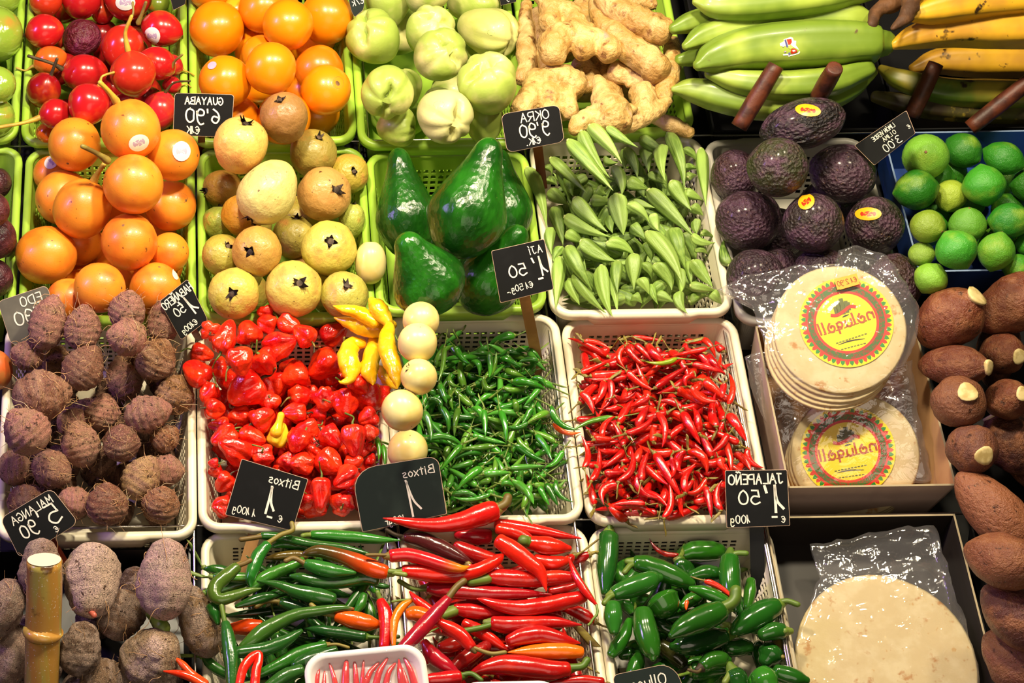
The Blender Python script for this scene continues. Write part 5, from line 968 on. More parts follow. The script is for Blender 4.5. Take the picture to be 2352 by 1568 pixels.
lc([(1255,1235,40),(1050,1300,62),(860,1400,62),(680,1490,35)], 'wrinkled green chilli above the white foam tray', '2c6e1c', [(1265,1235),(1360,1228),(1460,1255)], sm='stem_olive', sr=4)
lc([(1350,1275,40),(1150,1345,58),(1000,1410,45),(960,1440,15)], 'green chilli ending at the corner of the foam tray', '22521c')
lc([(1050,1450,50),(900,1510,65),(720,1620,40)], 'green chilli lowest at the left of the foam tray', '2c5c22')
lc([(375,1040,38),(395,1140,60),(418,1300,68),(430,1450,60),(430,1620,40)], 'green chilli standing upright along the left wall', '245e20', [(370,1030),(355,960),(340,880)])
lc([(475,545,50),(390,620,62),(300,700,64),(275,780,60),(330,830,56),(450,800,50),(570,760,36),(685,735,8)], 'curled U shaped green chilli with a brown patch at upper left', '4c6a24', [(475,535),(540,515),(592,488)], sm='stem_olive')
lc([(745,350,48),(670,440,60),(620,560,58),(590,660,40),(600,720,10)], 'green chilli hanging beside the wooden stake with a long forked stem', '226a20', [(750,335),(860,262),(965,222),(962,160)], sm='stem_olive')
lc([(700,270,36),(800,275,40),(950,305,42),(1150,345,42),(1400,375,38),(1630,425,15)], 'long thin green chilli across the back with its stem left', '245a1a', [(690,275),(600,290),(515,302)], sm='stem_olive')
lc([(1140,262,40),(1300,268,55),(1550,285,52),(1750,305,36),(1915,310,6)], 'bright green chilli at the back, tip pointing right', '2f7c22', [(1135,262),(1090,262),(1060,268)])
lc([(1790,590,62),(1700,565,78),(1560,510,78),(1400,450,66),(1220,405,56),(1110,415,36),(1050,435,8)], 'fat chilli turning from brown to orange, tip left', 'e0480c', [(1810,590),(1880,600),(1960,612)], mat='turning_rev')
lc([(1745,845,42),(1785,950,62),(1795,1100,60),(1778,1240,50)], 'red chilli standing upright at the right wall', 'c01414', [(1742,830),(1730,800),(1720,770)], mat='long_red_skin', nm='long_red_chilli')
lc([(2030,835,14),(1940,890,38),(1875,1000,38),(1858,1120,32),(1860,1230,20)], 'thin curved orange chilli hanging over the basket rim', 'e87a14', [(2020,835),(1930,838),(1850,850)], nm='orange_chilli', bas=None, sr=3)
lc([(490,1620,35),(530,1450,42),(600,1350,42),(670,1310,32),(672,1370,36),(650,1450,42),(630,1620,42)], 'bright red bent chilli at the bottom, left of the tray', 'e02412', mat='long_red_skin', nm='long_red_chilli')
q = lambda x, y: (x, y)
lc([(471,1572,12),(440,1548,10),(418,1524,8),(400,1509,2)], 'upper one of two thin orange red chillies by the malanga', 'e8501a', sc=1, mat='long_red_skin', nm='orange_chilli', bas=None)
lc([(471,1574,11),(440,1556,10),(410,1546,8),(377,1541,2)], 'lower one of two thin orange red chillies by the malanga', 'ea4a18', sc=1, mat='long_red_skin', nm='orange_chilli', bas=None)
q = crop(840, 1140, 3.664)
def lr(pts, d=None, c='bc1412', stem=None, mat='long_red_skin', **k): return lc(pts, d, c, stem, mat, 'Kc', 'longr', 3.664, 'long_red_chilli', k.get('sm', 'stem_green'), k.get('sr', 6), k.get('dz'))
lr([(620,1270,40),(720,1250,65),(830,1210,55)], 'dark red chilli end deep in the lower middle', '9c1810'); lr([(850,1420,50),(930,1330,60),(1000,1270,55)], 'dull red chilli leaning in the lower middle', '8c1414')
lr([(720,1470,40),(800,1390,62),(900,1320,62),(980,1280,40)], 'dark red chilli rising right, above the foam tray', '9c1412'); lr([(1550,800,40),(1680,775,48),(1780,740,36)], 'red chilli tip at the right wall, mostly covered', 'a81210')
lr([(760,410,50),(900,480,70),(1060,530,60)], 'dark red chilli under the withered brown one', '98100f'); lr([(1430,530,50),(1560,565,68),(1670,545,50),(1700,500,15)], 'red chilli with an upturned tip at the right', 'b8160f')
lr([(1100,225,45),(1300,262,55),(1550,310,48),(1810,352,6)], 'red chilli at the back, thin tip pointing right', 'c41410')
lr([(1110,270,45),(1230,300,62),(1330,340,55),(1420,400,40)], 'red chilli behind the middle with only its shoulder showing', 'c01610')
lr([(1370,385,55),(1500,410,78),(1620,425,62),(1700,435,30)], 'short red chilli with its green stem stub facing the viewer', 'c81a12', [(1365,382),(1345,378),(1330,372)], sr=14)
lr([(370,800,8),(440,880,38),(540,960,45),(600,1010,40)], 'thin red chilli with a pointed tip crossing the left wall', 'd01a10')
lr([(360,990,50),(430,985,66),(540,1020,56),(640,1060,38),(705,1078,8)], 'orange chilli at the left wall behind the purple one', 'e4600f')
lr([(1035,670,55),(1180,685,75),(1400,695,70),(1620,680,62),(1745,680,45)], 'red chilli with a green stem in the upper middle', 'b01412', [(1030,690),(960,705),(890,715)], sr=12)
lr([(525,770,50),(650,785,68),(850,800,68),(1050,815,60),(1300,815,45),(1560,825,8)], 'long dark red chilli with a curved stem, left of centre', 'a8101a', [(515,778),(400,775),(285,712)], sr=6)
lr([(755,945,50),(880,960,65),(1020,980,55),(1150,990,20)], 'red chilli under the notched one, stem pointing left', 'b01214', [(750,960),(700,980),(660,995)], sr=12)
lr([(1835,840,52),(1700,875,66),(1500,915,70),(1300,940,68),(1120,915,50),(1010,880,30),(935,858,6)], 'red chilli with a pale scar near its tip, tip left', 'c41612')
lr([(1070,1065,62),(1200,1080,74),(1400,1070,66),(1600,1060,50),(1810,1080,8)], 'red chilli with a grey green calyx, tip pointing right', 'b41414', [(1062,1075),(960,1105),(815,1132)], sr=7)
lr([(830,1060,40),(930,1120,58),(1060,1200,50),(1150,1265,28),(1225,1300,6)], 'red chilli slanting down right, between two straight ones', 'd01c10')
lr([(890,1270,45),(810,1175,60),(720,1110,56),(620,1060,36)], 'red chilli with a tan stem curling right, lower left', 'c41812', [(905,1270),(1050,1320),(1170,1310)], sm='stem_olive', sr=5)
lr([(1205,1215,50),(1330,1175,74),(1480,1160,74),(1640,1195,55),(1800,1232,8)], 'humped red chilli above the orange one', 'b81412')
lr([(1815,1310,50),(1680,1300,68),(1500,1300,66),(1340,1305,44),(1200,1310,6)], 'bright orange chilli with a red tip pointing left', 'f0700f', mat='long_chilli_skin')
lr([(490,1225,38),(560,1330,66),(670,1420,64),(770,1490,30)], 'purple sheened red chilli beside the foam tray corner', 'a80f24')
lr([(1700,1450,62),(1550,1460,84),(1320,1430,94),(1130,1420,84),(980,1450,50),(850,1510,10)], 'biggest red chilli, near the bottom, with a green stem', 'b41412', [(1715,1440),(1820,1430),(1862,1378)], sr=9)
lr([(785,1515,55),(680,1530,62),(540,1540,50)], 'red chilli right of the foam tray with a wiry stem', 'bc1218', [(795,1505),(890,1490),(970,1542)], sr=6)
lr([(1990,1560,40),(1800,1545,45),(1560,1570,15)], 'red chilli at the bottom by the white rim', 'b01010')
lr([(1710,520,8),(1770,670,32),(1850,800,32),(1940,910,12)], 'thin red chilli lying over the right rim', 'c01612', [(1942,915),(1905,1040),(1875,1080)], sr=3)
lr([(335,345,45),(460,365,74),(600,420,80),(720,480,66),(830,530,40),(900,558,8)], 'withered brown purple chilli at the upper left', '4c1c1c', [(325,335),(250,320),(178,280)], sm='stem_dark', sr=5)
lr([(320,625,52),(480,640,72),(680,660,70),(880,640,62),(1030,580,54),(1120,520,40),(1160,485,10)], 'long red chilli curving up to the right, left side', 'd41c10', [(310,630),(260,635),(200,630)], sr=7)
lr([(215,500,55),(350,490,58),(520,530,58),(680,580,50),(800,605,34),(868,588,6)], 'red chilli with an orange hooked tip, upper left', 'cc1820', [(215,495),(120,490),(10,490)], mat='orange_tip_skin', sm='stem_olive', sr=4)
lr([(1040,335,64),(920,335,74),(800,325,50)], 'red chilli with a thick upright green stem', 'bc1224', [(1050,335),(1130,300),(1235,205)], sr=10)
lr([(1120,370,62),(1240,450,76),(1370,550,70),(1470,640,52),(1520,790,8)], 'smooth red chilli slanting down right across the middle', 'd02010')
lr([(690,860,40),(600,965,58),(470,1110,66),(300,1290,50)], 'purple red chilli propped diagonally over the left wall', '98122a', [(695,850),(760,765),(825,712)], sm='stem_olive', sr=8)
lr([(1080,115,85),(980,150,95),(820,205,80),(600,240,62),(420,230,50),(280,205,32),(148,182,5)], 'big red chilli on top, lying over the green Bitxos sign', 'c81814', [(1115,95),(1175,60),(1195,10)], sm='stem_olive', sr=11)
q = crop(1340, 1160, 3.843)
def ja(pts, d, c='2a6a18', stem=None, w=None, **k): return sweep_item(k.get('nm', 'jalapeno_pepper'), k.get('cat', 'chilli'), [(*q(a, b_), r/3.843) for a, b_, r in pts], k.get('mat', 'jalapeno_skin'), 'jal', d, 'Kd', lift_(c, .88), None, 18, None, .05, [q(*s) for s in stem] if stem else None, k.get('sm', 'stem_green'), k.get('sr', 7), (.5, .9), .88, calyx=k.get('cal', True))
q0 = q
# a crumpled newspaper sheet lining the basket
vs, fs = [], []
for i in range(15):
    for j in range(21):
        x, y = 1414+i*19, 1276+j*13; P, dd = unp(x, y, -.086); vs.append(P+N*(.010*noise.noise(V((x*.02, y*.02, 0)))+.006*noise.noise(V((x*.06, y*.06, 3)))+max(0, (1290-y)*.0006)))
for i in range(14):
    for j in range(20): a = i*21+j; fs.append((a, a+1, a+22, a+21))
o = obj('newspaper_sheet', mesh('newspaper_sheet', vs, fs, 'paper_white')); tag(o, 'crumpled newspaper sheet lining the basket under the jalapenos', 'paper')
lc_ = [(700,1060,50),(830,1110,60),(900,1150,40)]
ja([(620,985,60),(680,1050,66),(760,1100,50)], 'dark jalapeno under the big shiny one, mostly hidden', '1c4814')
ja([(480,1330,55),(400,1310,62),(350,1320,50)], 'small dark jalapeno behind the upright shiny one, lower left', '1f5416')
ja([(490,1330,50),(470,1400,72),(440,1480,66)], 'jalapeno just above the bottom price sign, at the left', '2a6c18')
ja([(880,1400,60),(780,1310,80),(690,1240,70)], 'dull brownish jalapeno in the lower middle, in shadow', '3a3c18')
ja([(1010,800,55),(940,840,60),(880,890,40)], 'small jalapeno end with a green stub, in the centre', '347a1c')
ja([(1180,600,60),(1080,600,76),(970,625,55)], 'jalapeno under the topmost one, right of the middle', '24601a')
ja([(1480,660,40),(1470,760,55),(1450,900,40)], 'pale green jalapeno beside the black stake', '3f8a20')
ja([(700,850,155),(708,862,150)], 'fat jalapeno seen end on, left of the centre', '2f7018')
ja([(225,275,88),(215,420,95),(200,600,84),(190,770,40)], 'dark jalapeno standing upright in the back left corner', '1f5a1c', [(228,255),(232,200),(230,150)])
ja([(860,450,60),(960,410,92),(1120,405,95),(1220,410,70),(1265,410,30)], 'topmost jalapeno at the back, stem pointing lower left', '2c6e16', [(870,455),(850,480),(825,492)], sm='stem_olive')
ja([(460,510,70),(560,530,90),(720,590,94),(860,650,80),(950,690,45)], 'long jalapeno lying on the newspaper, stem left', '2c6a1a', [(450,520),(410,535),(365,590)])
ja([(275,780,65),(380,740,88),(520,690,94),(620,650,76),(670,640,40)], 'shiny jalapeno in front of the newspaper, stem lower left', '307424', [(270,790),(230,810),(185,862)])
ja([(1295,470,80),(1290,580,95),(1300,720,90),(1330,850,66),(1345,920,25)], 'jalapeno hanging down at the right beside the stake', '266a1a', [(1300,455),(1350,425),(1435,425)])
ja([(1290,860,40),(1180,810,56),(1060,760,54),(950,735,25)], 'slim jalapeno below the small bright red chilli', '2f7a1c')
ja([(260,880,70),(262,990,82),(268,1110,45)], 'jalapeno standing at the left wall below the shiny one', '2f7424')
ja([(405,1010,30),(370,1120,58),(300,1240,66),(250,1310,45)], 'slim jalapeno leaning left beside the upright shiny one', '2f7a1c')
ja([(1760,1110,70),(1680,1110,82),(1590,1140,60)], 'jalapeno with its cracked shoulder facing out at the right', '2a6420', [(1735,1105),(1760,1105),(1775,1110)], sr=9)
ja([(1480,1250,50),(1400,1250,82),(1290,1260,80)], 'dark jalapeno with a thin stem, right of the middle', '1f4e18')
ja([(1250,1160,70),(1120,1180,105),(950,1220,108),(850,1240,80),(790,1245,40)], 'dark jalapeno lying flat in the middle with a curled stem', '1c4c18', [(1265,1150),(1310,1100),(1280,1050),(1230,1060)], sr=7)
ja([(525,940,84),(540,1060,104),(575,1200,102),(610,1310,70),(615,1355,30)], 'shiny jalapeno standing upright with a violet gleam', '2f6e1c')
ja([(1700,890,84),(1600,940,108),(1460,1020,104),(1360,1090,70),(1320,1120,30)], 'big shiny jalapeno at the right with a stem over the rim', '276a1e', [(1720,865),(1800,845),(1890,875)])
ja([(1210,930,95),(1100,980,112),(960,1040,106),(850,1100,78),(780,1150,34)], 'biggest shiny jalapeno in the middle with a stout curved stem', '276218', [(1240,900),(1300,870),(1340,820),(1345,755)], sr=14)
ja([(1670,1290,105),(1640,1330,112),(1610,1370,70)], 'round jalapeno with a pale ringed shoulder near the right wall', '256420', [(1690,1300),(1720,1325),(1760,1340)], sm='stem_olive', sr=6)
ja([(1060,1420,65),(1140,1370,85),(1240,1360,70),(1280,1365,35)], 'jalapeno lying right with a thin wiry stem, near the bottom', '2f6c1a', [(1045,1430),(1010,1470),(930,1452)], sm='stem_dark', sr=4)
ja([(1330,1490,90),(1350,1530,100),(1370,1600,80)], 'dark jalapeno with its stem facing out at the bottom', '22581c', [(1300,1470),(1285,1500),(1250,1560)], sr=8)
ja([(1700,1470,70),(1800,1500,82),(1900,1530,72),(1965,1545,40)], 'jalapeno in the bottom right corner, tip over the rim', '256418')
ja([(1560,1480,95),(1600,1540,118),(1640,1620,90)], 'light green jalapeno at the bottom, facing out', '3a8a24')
for (x0, y0, x1, y1, wd), d, c in (((820, 470, 565, 325, 56), 'dark red chilli behind the topmost jalapeno', '8c1010'), ((1080, 655, 1335, 815, 62), 'small bright red chilli lying on the jalapenos', 'e02814'), ((915, 840, 905, 925, 42), 'tiny orange chilli tip between two jalapenos', 'f05a14')):
    (a, b_), (c_, e) = q(x0, y0), q(x1, y1); place('red_small', pose_e(a, b_, c_, e, wd/3.843, 0, 200), 'oneoff', d, 'Kd', c, tol=.85)
cc('mango', 'oneoff', None, [(-14, 850, 96, 88, 90, 20, {'d': 'orange round fruit at the left edge beside the eddoes'})])
sign([(1405, 1550), (1548, 1520), (1592, 1640), (1440, 1668)], 'green price sign cut by the bottom edge, starting Olluco', [('Olluco', .52, .25, .2, .12, 1.1)], 'green_chalkboard', rnd=(.1, .25, .05, .05))
# ---------------------------------------------------------------- packs of tortillas, foam trays
def disc(n, r, z, amp=0, s=0): return [(r*math.cos(2*math.pi*i/n)*(1+amp*noise.noise(V((math.cos(2*math.pi*i/n)*1.5, math.sin(2*math.pi*i/n)*1.5, s)))), r*math.sin(2*math.pi*i/n)*(1+amp*noise.noise(V((math.cos(2*math.pi*i/n)*1.5, math.sin(2*math.pi*i/n)*1.5, s)))), z) for i in range(n)]
def tort(nm, r, th, cx, cy, z, s, n=48):
    vs = []
    for k, (rf, zz) in enumerate(((0, th), (.5, th), (.85, th), (.97, th*.8), (1, th*.4), (.98, 0), (0, 0))):
        vs += [(cx+x, cy+y, z+zz+.0012*noise.noise(V((x*40, y*40, s)))*(k < 4)) for x, y, _ in disc(n, max(r*rf, 1e-4), 0, .015, s)]
    return vs, [(k*n+i, k*n+(i+1) % n, (k+1)*n+(i+1) % n, (k+1)*n+i) for k in range(6) for i in range(n)]
def annulus(r0, r1, z, n=64, a0=0, a1=2*math.pi):
    vs = [(r*math.cos(a0+(a1-a0)*i/n), r*math.sin(a0+(a1-a0)*i/n), z) for i in range(n+1) for r in (r0, r1)]
    return vs, [(2*i, 2*i+1, 2*i+3, 2*i+2) for i in range(n)]
def strip(P, hw, z):
    vs, fs = [], []; Q = catmull(P, 14)
    for i, p in enumerate(Q):
        a, b = Q[max(i-1, 0)], Q[min(i+1, 13)]; dx, dy = b[0]-a[0], b[1]-a[1]; l = math.hypot(dx, dy) or 1; h = hw[0]+(hw[1]-hw[0])*abs(2*i/13-1)
        vs += [(p[0]-dy/l*h, p[1]+dx/l*h, z), (p[0]+dy/l*h, p[1]-dx/l*h, z)]
    return vs, [(2*i, 2*i+1, 2*i+3, 2*i+2) for i in range(13)]
def bag_film(root, M, outline, front, seed, amp=.006, res=46, mat='clear_film'):
    """outline and front(x, y) in pack units (metres); a closed crinkled envelope: a front and a back sheet"""
    n, rings = 110, 26; P2 = outline+[outline[0]]; cum = [0]
    for a, b in zip(P2, P2[1:]): cum.append(cum[-1]+math.hypot(b[0]-a[0], b[1]-a[1]))
    xs = np.interp(np.linspace(0, cum[-1], n+1)[:-1], cum, [p[0] for p in P2]); ys = np.interp(np.linspace(0, cum[-1], n+1)[:-1], cum, [p[1] for p in P2])
    cx, cy = sum(xs)/n, sum(ys)/n; vs, fs = [], []
    def lift(x, y): f = front(x, y); r1 = 1-abs(noise.noise(V((x*22, y*22, seed))))*2; r2 = 1-abs(noise.noise(V((x*55+3, y*55, seed))))*2; return f[0]+f[1]*amp*(r1*.8+r2*.4)
    for side in (0, 1):
        for k in range(rings+1):
            f = (k/rings) if side == 0 else 1-(k/rings)*.97; f = max(f, .01)
            for i in range(n):
                rag = 1+.035*noise.noise(V((xs[i]*60, ys[i]*60, seed)))*f**6
                x, y = cx+(xs[i]-cx)*f*rag, cy+(ys[i]-cy)*f*rag; z = lift(x, y)
                if side: z = min(z-.004, front(x, y)[2]) if k else z-.001
                vs.append((x, y, z))
    m = 2*(rings+1)
    for k in range(m-1):
        for i in range(n): a, b = k*n+i, k*n+(i+1) % n; fs.append((a, b, b+n, a+n))
    return obj('wrap', mesh('wrap', vs, fs, mat), None, root)
def small_pack(cx, cy, rpx, lx, ly, lr_, layers, label, outl, w, ang=0, sticker_at=None, seed=1, face=.55):
    if w is None:
        zz_ = (frame(cx, cy)[2]*face+N*(1-face)).normalized()
        def fn(w_):
            P_, d_ = unp(cx, cy, w_); out = []
            for f in (0, .35, .7, 1):
                for g in range(10): dd = ray(cx+rpx*f*math.cos(g*.628), cy+rpx*f*math.sin(g*.628)); out.append(CAM+dd*((P_-CAM).dot(zz_)/dd.dot(zz_))-zz_*.018)
            return out, [.012]*40
        w = sink(fn, None, tol=.97)
    P, dp = unp(cx, cy, w); m = dp/F; z = (frame(cx, cy)[2]*face+N*(1-face)).normalized(); x = (CX-z*CX.dot(z)).normalized(); y = z.cross(x); M = Matrix((x, y*(1.03 if face < 1 else 1), z)).transposed().to_4x4(); M.translation = P
    root = bpy.data.objects.new('tortilla_pack', None); C.objects.link(root); root.empty_display_size = .02; root.matrix_basis = M; root.matrix_basis = M
    tag(root, label, 'tortillas', 'packs of small tortillas'); r = rpx*m; th = .0042
    for k in range(layers):
        f = layers-1-k; b = tort('tortilla', r*(1-.004*f), th, -f*.0035, -f*.006, -th*(f+1), seed+k); o = obj('tortilla', mesh('tortilla', *b, 'tortilla_dough'), None, root)
    ox, oy = (lx-cx)*m, (cy-ly)*m; L = lr_*m; lab = bpy.data.objects.new('label', None); C.objects.link(lab); lab.parent = root; lab.empty_display_size = .01
    lab.matrix_basis = Matrix.Translation((ox, oy, .0016)) @ Matrix.Rotation(R(ang), 4, 'Z')
    mk = lambda nm, b, mat: obj(nm, mesh(nm, [tuple(v) for v in b[0]], b[1], mat, smooth=False), None, lab)
    mk('disc', annulus(0.0001, L, 0), 'label_yellow'); mk('outer_ring', annulus(L*.82, L*.87, .0003), 'label_red'); mk('patterned_band', annulus(L*.695, L*.82, .0003), 'label_band'); mk('inner_ring', annulus(L*.64, L*.695, .0003), 'label_red')
    for par, mt, nm in ((0, 'label_red', 'red_points'), (1, 'label_green', 'green_points')):
        vs, fs = [], []
        for i in range(par, 58, 2):
            a = 2*math.pi*i/58; b = len(vs); hw = .052; vs += [(L*.865*math.cos(a-hw), L*.865*math.sin(a-hw), .0004), (L*.865*math.cos(a+hw), L*.865*math.sin(a+hw), .0004), (L*.92*math.cos(a+hw*.8), L*.92*math.sin(a+hw*.8), .0004), (L*.965*math.cos(a), L*.965*math.sin(a), .0004), (L*.92*math.cos(a-hw*.8), L*.92*math.sin(a-hw*.8), .0004)]; fs.append((b, b+1, b+2, b+3, b+4))
        mk(nm, (vs, fs), mt)
    cac = []
    for px_, py_, w_, h_ in ((-.10, .30, .055, .17), (-.02, .27, .06, .27), (.07, .29, .05, .18), (-.17, .27, .045, .10), (.13, .34, .03, .09)):
        cac.append(strip([(L*px_, L*(py_-.09), 0), (L*px_, L*(py_+h_*.5), 0), (L*px_*1.1, L*(py_+h_), 0)], (L*w_*.9, L*w_*.75), .0004))
    mk('cactus_emblem', join(cac)[:2], 'cactus_green')
    mk('ribbon_emblem', strip([(-L*.30, L*.20, 0), (-L*.16, L*.18, 0), (0, L*.25, 0), (L*.14, L*.33, 0), (L*.27, L*.30, 0)], (L*.035, L*.035), .0006), 'label_red')
    mk('emblem_stroke', strip([(-L*.06, L*.12, 0), (0, L*.14, 0), (L*.09, L*.16, 0)], (L*.018, L*.004), .0005), 'label_ink')  # short black printed line below the emblem
    ML = M @ lab.matrix_basis; R3 = ML.to_3x3(); ex, ey, nn = (R3 @ V(a) for a in ((1, 0, 0), (0, 1, 0), (0, 0, 1))); W_ = lambda a, b: ML @ V((L*a, L*b, 0))
    def wr(c, tx, h, sw, mat, nm, wid=1., rot=0):
        e1 = ex*math.cos(R(rot))+ey*math.sin(R(rot)); e2 = ey*math.cos(R(rot))-ex*math.sin(R(rot)); S0 = len(bpy.data.objects)
        I2 = ML.inverted(); S, Wt = strokes(tx); k = h/10; vs, fs = [], []; hw = h*sw/2
        for s in S:
            Pp = catmull(s, max(3, 5*(len(s)-1))) if len(s) > 2 else s
            Q = [c-e1*((float(p[0])-Wt/2)*k*wid)+e2*((float(p[1])-4)*k)+nn*.0006 for p in Pp]; b = len(vs)
            for i, p in enumerate(Q):
                T = (Q[min(i+1, len(Q)-1)]-Q[max(i-1, 0)]).normalized(); sd = T.cross(nn)*hw; vs += [I2 @ (p+sd), I2 @ (p-sd)]
            fs += [(b+2*i, b+2*i+1, b+2*i+3, b+2*i+2) for i in range(len(Q)-1)]
        mk(nm, (vs, fs), mat)
    wr(W_(0, .0), 'naluqall', L*.27, .16, 'label_brown', 'name_lettering', 1.18, 10)
    mk('fine_print', join([strip([(-L*.52+i*.09*L, L*(-.20+i*.016), 0), (-L*.46+i*.09*L, L*(-.19+i*.016), 0)], (L*.012, L*.012), .0005) for i in range(12)])[:2], 'label_brown')
    mk('underline', strip([(-L*.26, -L*.47, 0), (0, -L*.42, 0), (L*.32, -L*.42, 0)], (L*.016, L*.004), .0005), 'label_ink')
    mk('small_print', join([strip([(-L*.30+i*.07*L, L*(-.43+i*.012), 0), (-L*.25+i*.07*L, L*(-.425+i*.012), 0)], (L*.012, L*.012), .0004) for i in range(10)]+[strip([(-L*.22+i*.07*L, L*(-.58+i*.008), 0), (-L*.17+i*.07*L, L*(-.577+i*.008), 0)], (L*.010, L*.010), .0004) for i in range(8)])[:2], 'cactus_green')
    sx, sy, sa = sticker_at; a, b = (sx-cx)*m, (cy-sy)*m; hw, hh = 26*m, 13*m; ps = bpy.data.objects.new('price_sticker', None); C.objects.link(ps); ps.parent = root; ps.empty_display_size = .01; ps.matrix_basis = Matrix.Translation((a, b, .0092)) @ Matrix.Rotation(R(sa), 4, 'Z')
    obj('paper', mesh('paper', [(-hw, -hh, 0), (-hw*.85, -hh, 0), (-hw*.75, -hh*1.1, 0), (hw, -hh, 0), (hw, hh, 0), (-hw, hh, 0)], [(0, 1, 2, 3, 4, 5)], 'price_orange', smooth=False), None, ps)
    ML = M @ ps.matrix_basis; S, Wt = strokes('€1 2,90'); kk = hh*.9/10; vs, fs = [], []
    for s in S:
        Pp = catmull(s, max(3, 4*(len(s)-1))) if len(s) > 2 else s; b = len(vs); Q = [V((-(float(p[0])-Wt/2)*kk, (float(p[1])-5)*kk, .0003)) for p in Pp]
        for i, p in enumerate(Q):
            T = (Q[min(i+1, len(Q)-1)]-Q[max(i-1, 0)]).normalized(); sd = V((T.y, -T.x, 0))*hh*.06; vs += [p+sd, p-sd]
        fs += [(b+2*i, b+2*i+1, b+2*i+3, b+2*i+2) for i in range(len(Q)-1)]
    obj('lettering', mesh('lettering', vs, fs, 'price_ink', smooth=False), None, ps)
    O2 = [((a_-cx)*m, (cy-b_)*m) for a_, b_ in outl]; zb = -th*layers-.004
    def front(x_, y_):
        d = math.hypot(x_, y_)/r; return (.0055, .35, zb) if d < .92 else (.0055-min(1, (d-.92)/.35)*(.012), min(1.6, .35+(d-.92)*5), zb)
    bag_film(root, M, O2, front, seed*3.3)
    put([M @ V((r*.9*f*math.cos(g), r*.9*f*math.sin(g), zb*.5)) for f in (0, .5, 1) for g in (0, .8, 1.6, 2.4, 3.2, 4, 4.8, 5.6)], [.01]*24)
    return root
small_pack(1962, 1046, 142, 1948, 1036, 104, 4, 'lower pack of small tortillas standing inside the cardboard tray', [(1722, 815), (1760, 800), (1900, 880), (2090, 830), (2105, 960), (2128, 1105), (1850, 1112), (1830, 1110), (1790, 1020), (1745, 920)], -.030, 2, (1957, 916, 17), 2, 1.)
small_pack(1928, 756, 148, 1944, 741, 104, 5, 'upper pack of small tortillas, leaning on the dark avocados', [(1668, 650), (1735, 618), (1860, 604), (1935, 606), (1940, 575), (1985, 562), (2050, 590), (2085, 660), (2108, 720), (2090, 800), (2060, 850), (1990, 892), (1900, 902), (1810, 870), (1760, 790), (1738, 690)], None, 6, (1952, 650, 12), 1)
# one big tortilla in its clear pack
P, dp = unp(2035, 1525, -.038); m = dp/F; x, y, z = frame(2035, 1525); x2 = (U-z*U.dot(z)*0).normalized(); zz = (N*.75+z*.25).normalized(); xx = (U-zz*U.dot(zz)).normalized(); yy = zz.cross(xx); M = Matrix((xx, yy, zz)).transposed().to_4x4(); M.translation = P
root = bpy.data.objects.new('big_tortilla_pack', None); C.objects.link(root); root.empty_display_size = .02; root.matrix_basis = M; root.matrix_basis = M; tag(root, 'clear pack with one big spotted tortilla in the dark carton', 'tortillas')
r = 203*m
for k in range(4): obj('tortilla', mesh('tortilla', *tort('tortilla', r*(1-.003*k), .004, .002*k, -.002*k, -.0042*(k+1), 9+k), 'tortilla_dough'), None, root).scale = (1, 1.08, 1)
def fr(x_, y_):
    d = math.hypot(x_, y_/1.08)/r; return (.0035, .12, -.02) if d < .95 else (.0035-min(1, (d-.95)/.3)*.012, min(1.8, .12+(d-.95)*6), -.02)
I = M.inverted()
def onM(px, py): d = ray(px, py); P_ = CAM+d*((P-CAM).dot(zz)/d.dot(zz)); q_ = I @ P_; return (q_.x, q_.y)
bag_film(root, M, [onM(*p) for p in ((1862, 1246), (1960, 1234), (2060, 1214), (2150, 1204), (2165, 1264), (2200, 1380), (2246, 1520), (2252, 1690), (1838, 1690), (1828, 1480), (1852, 1400), (1885, 1320))], fr, 21.7)
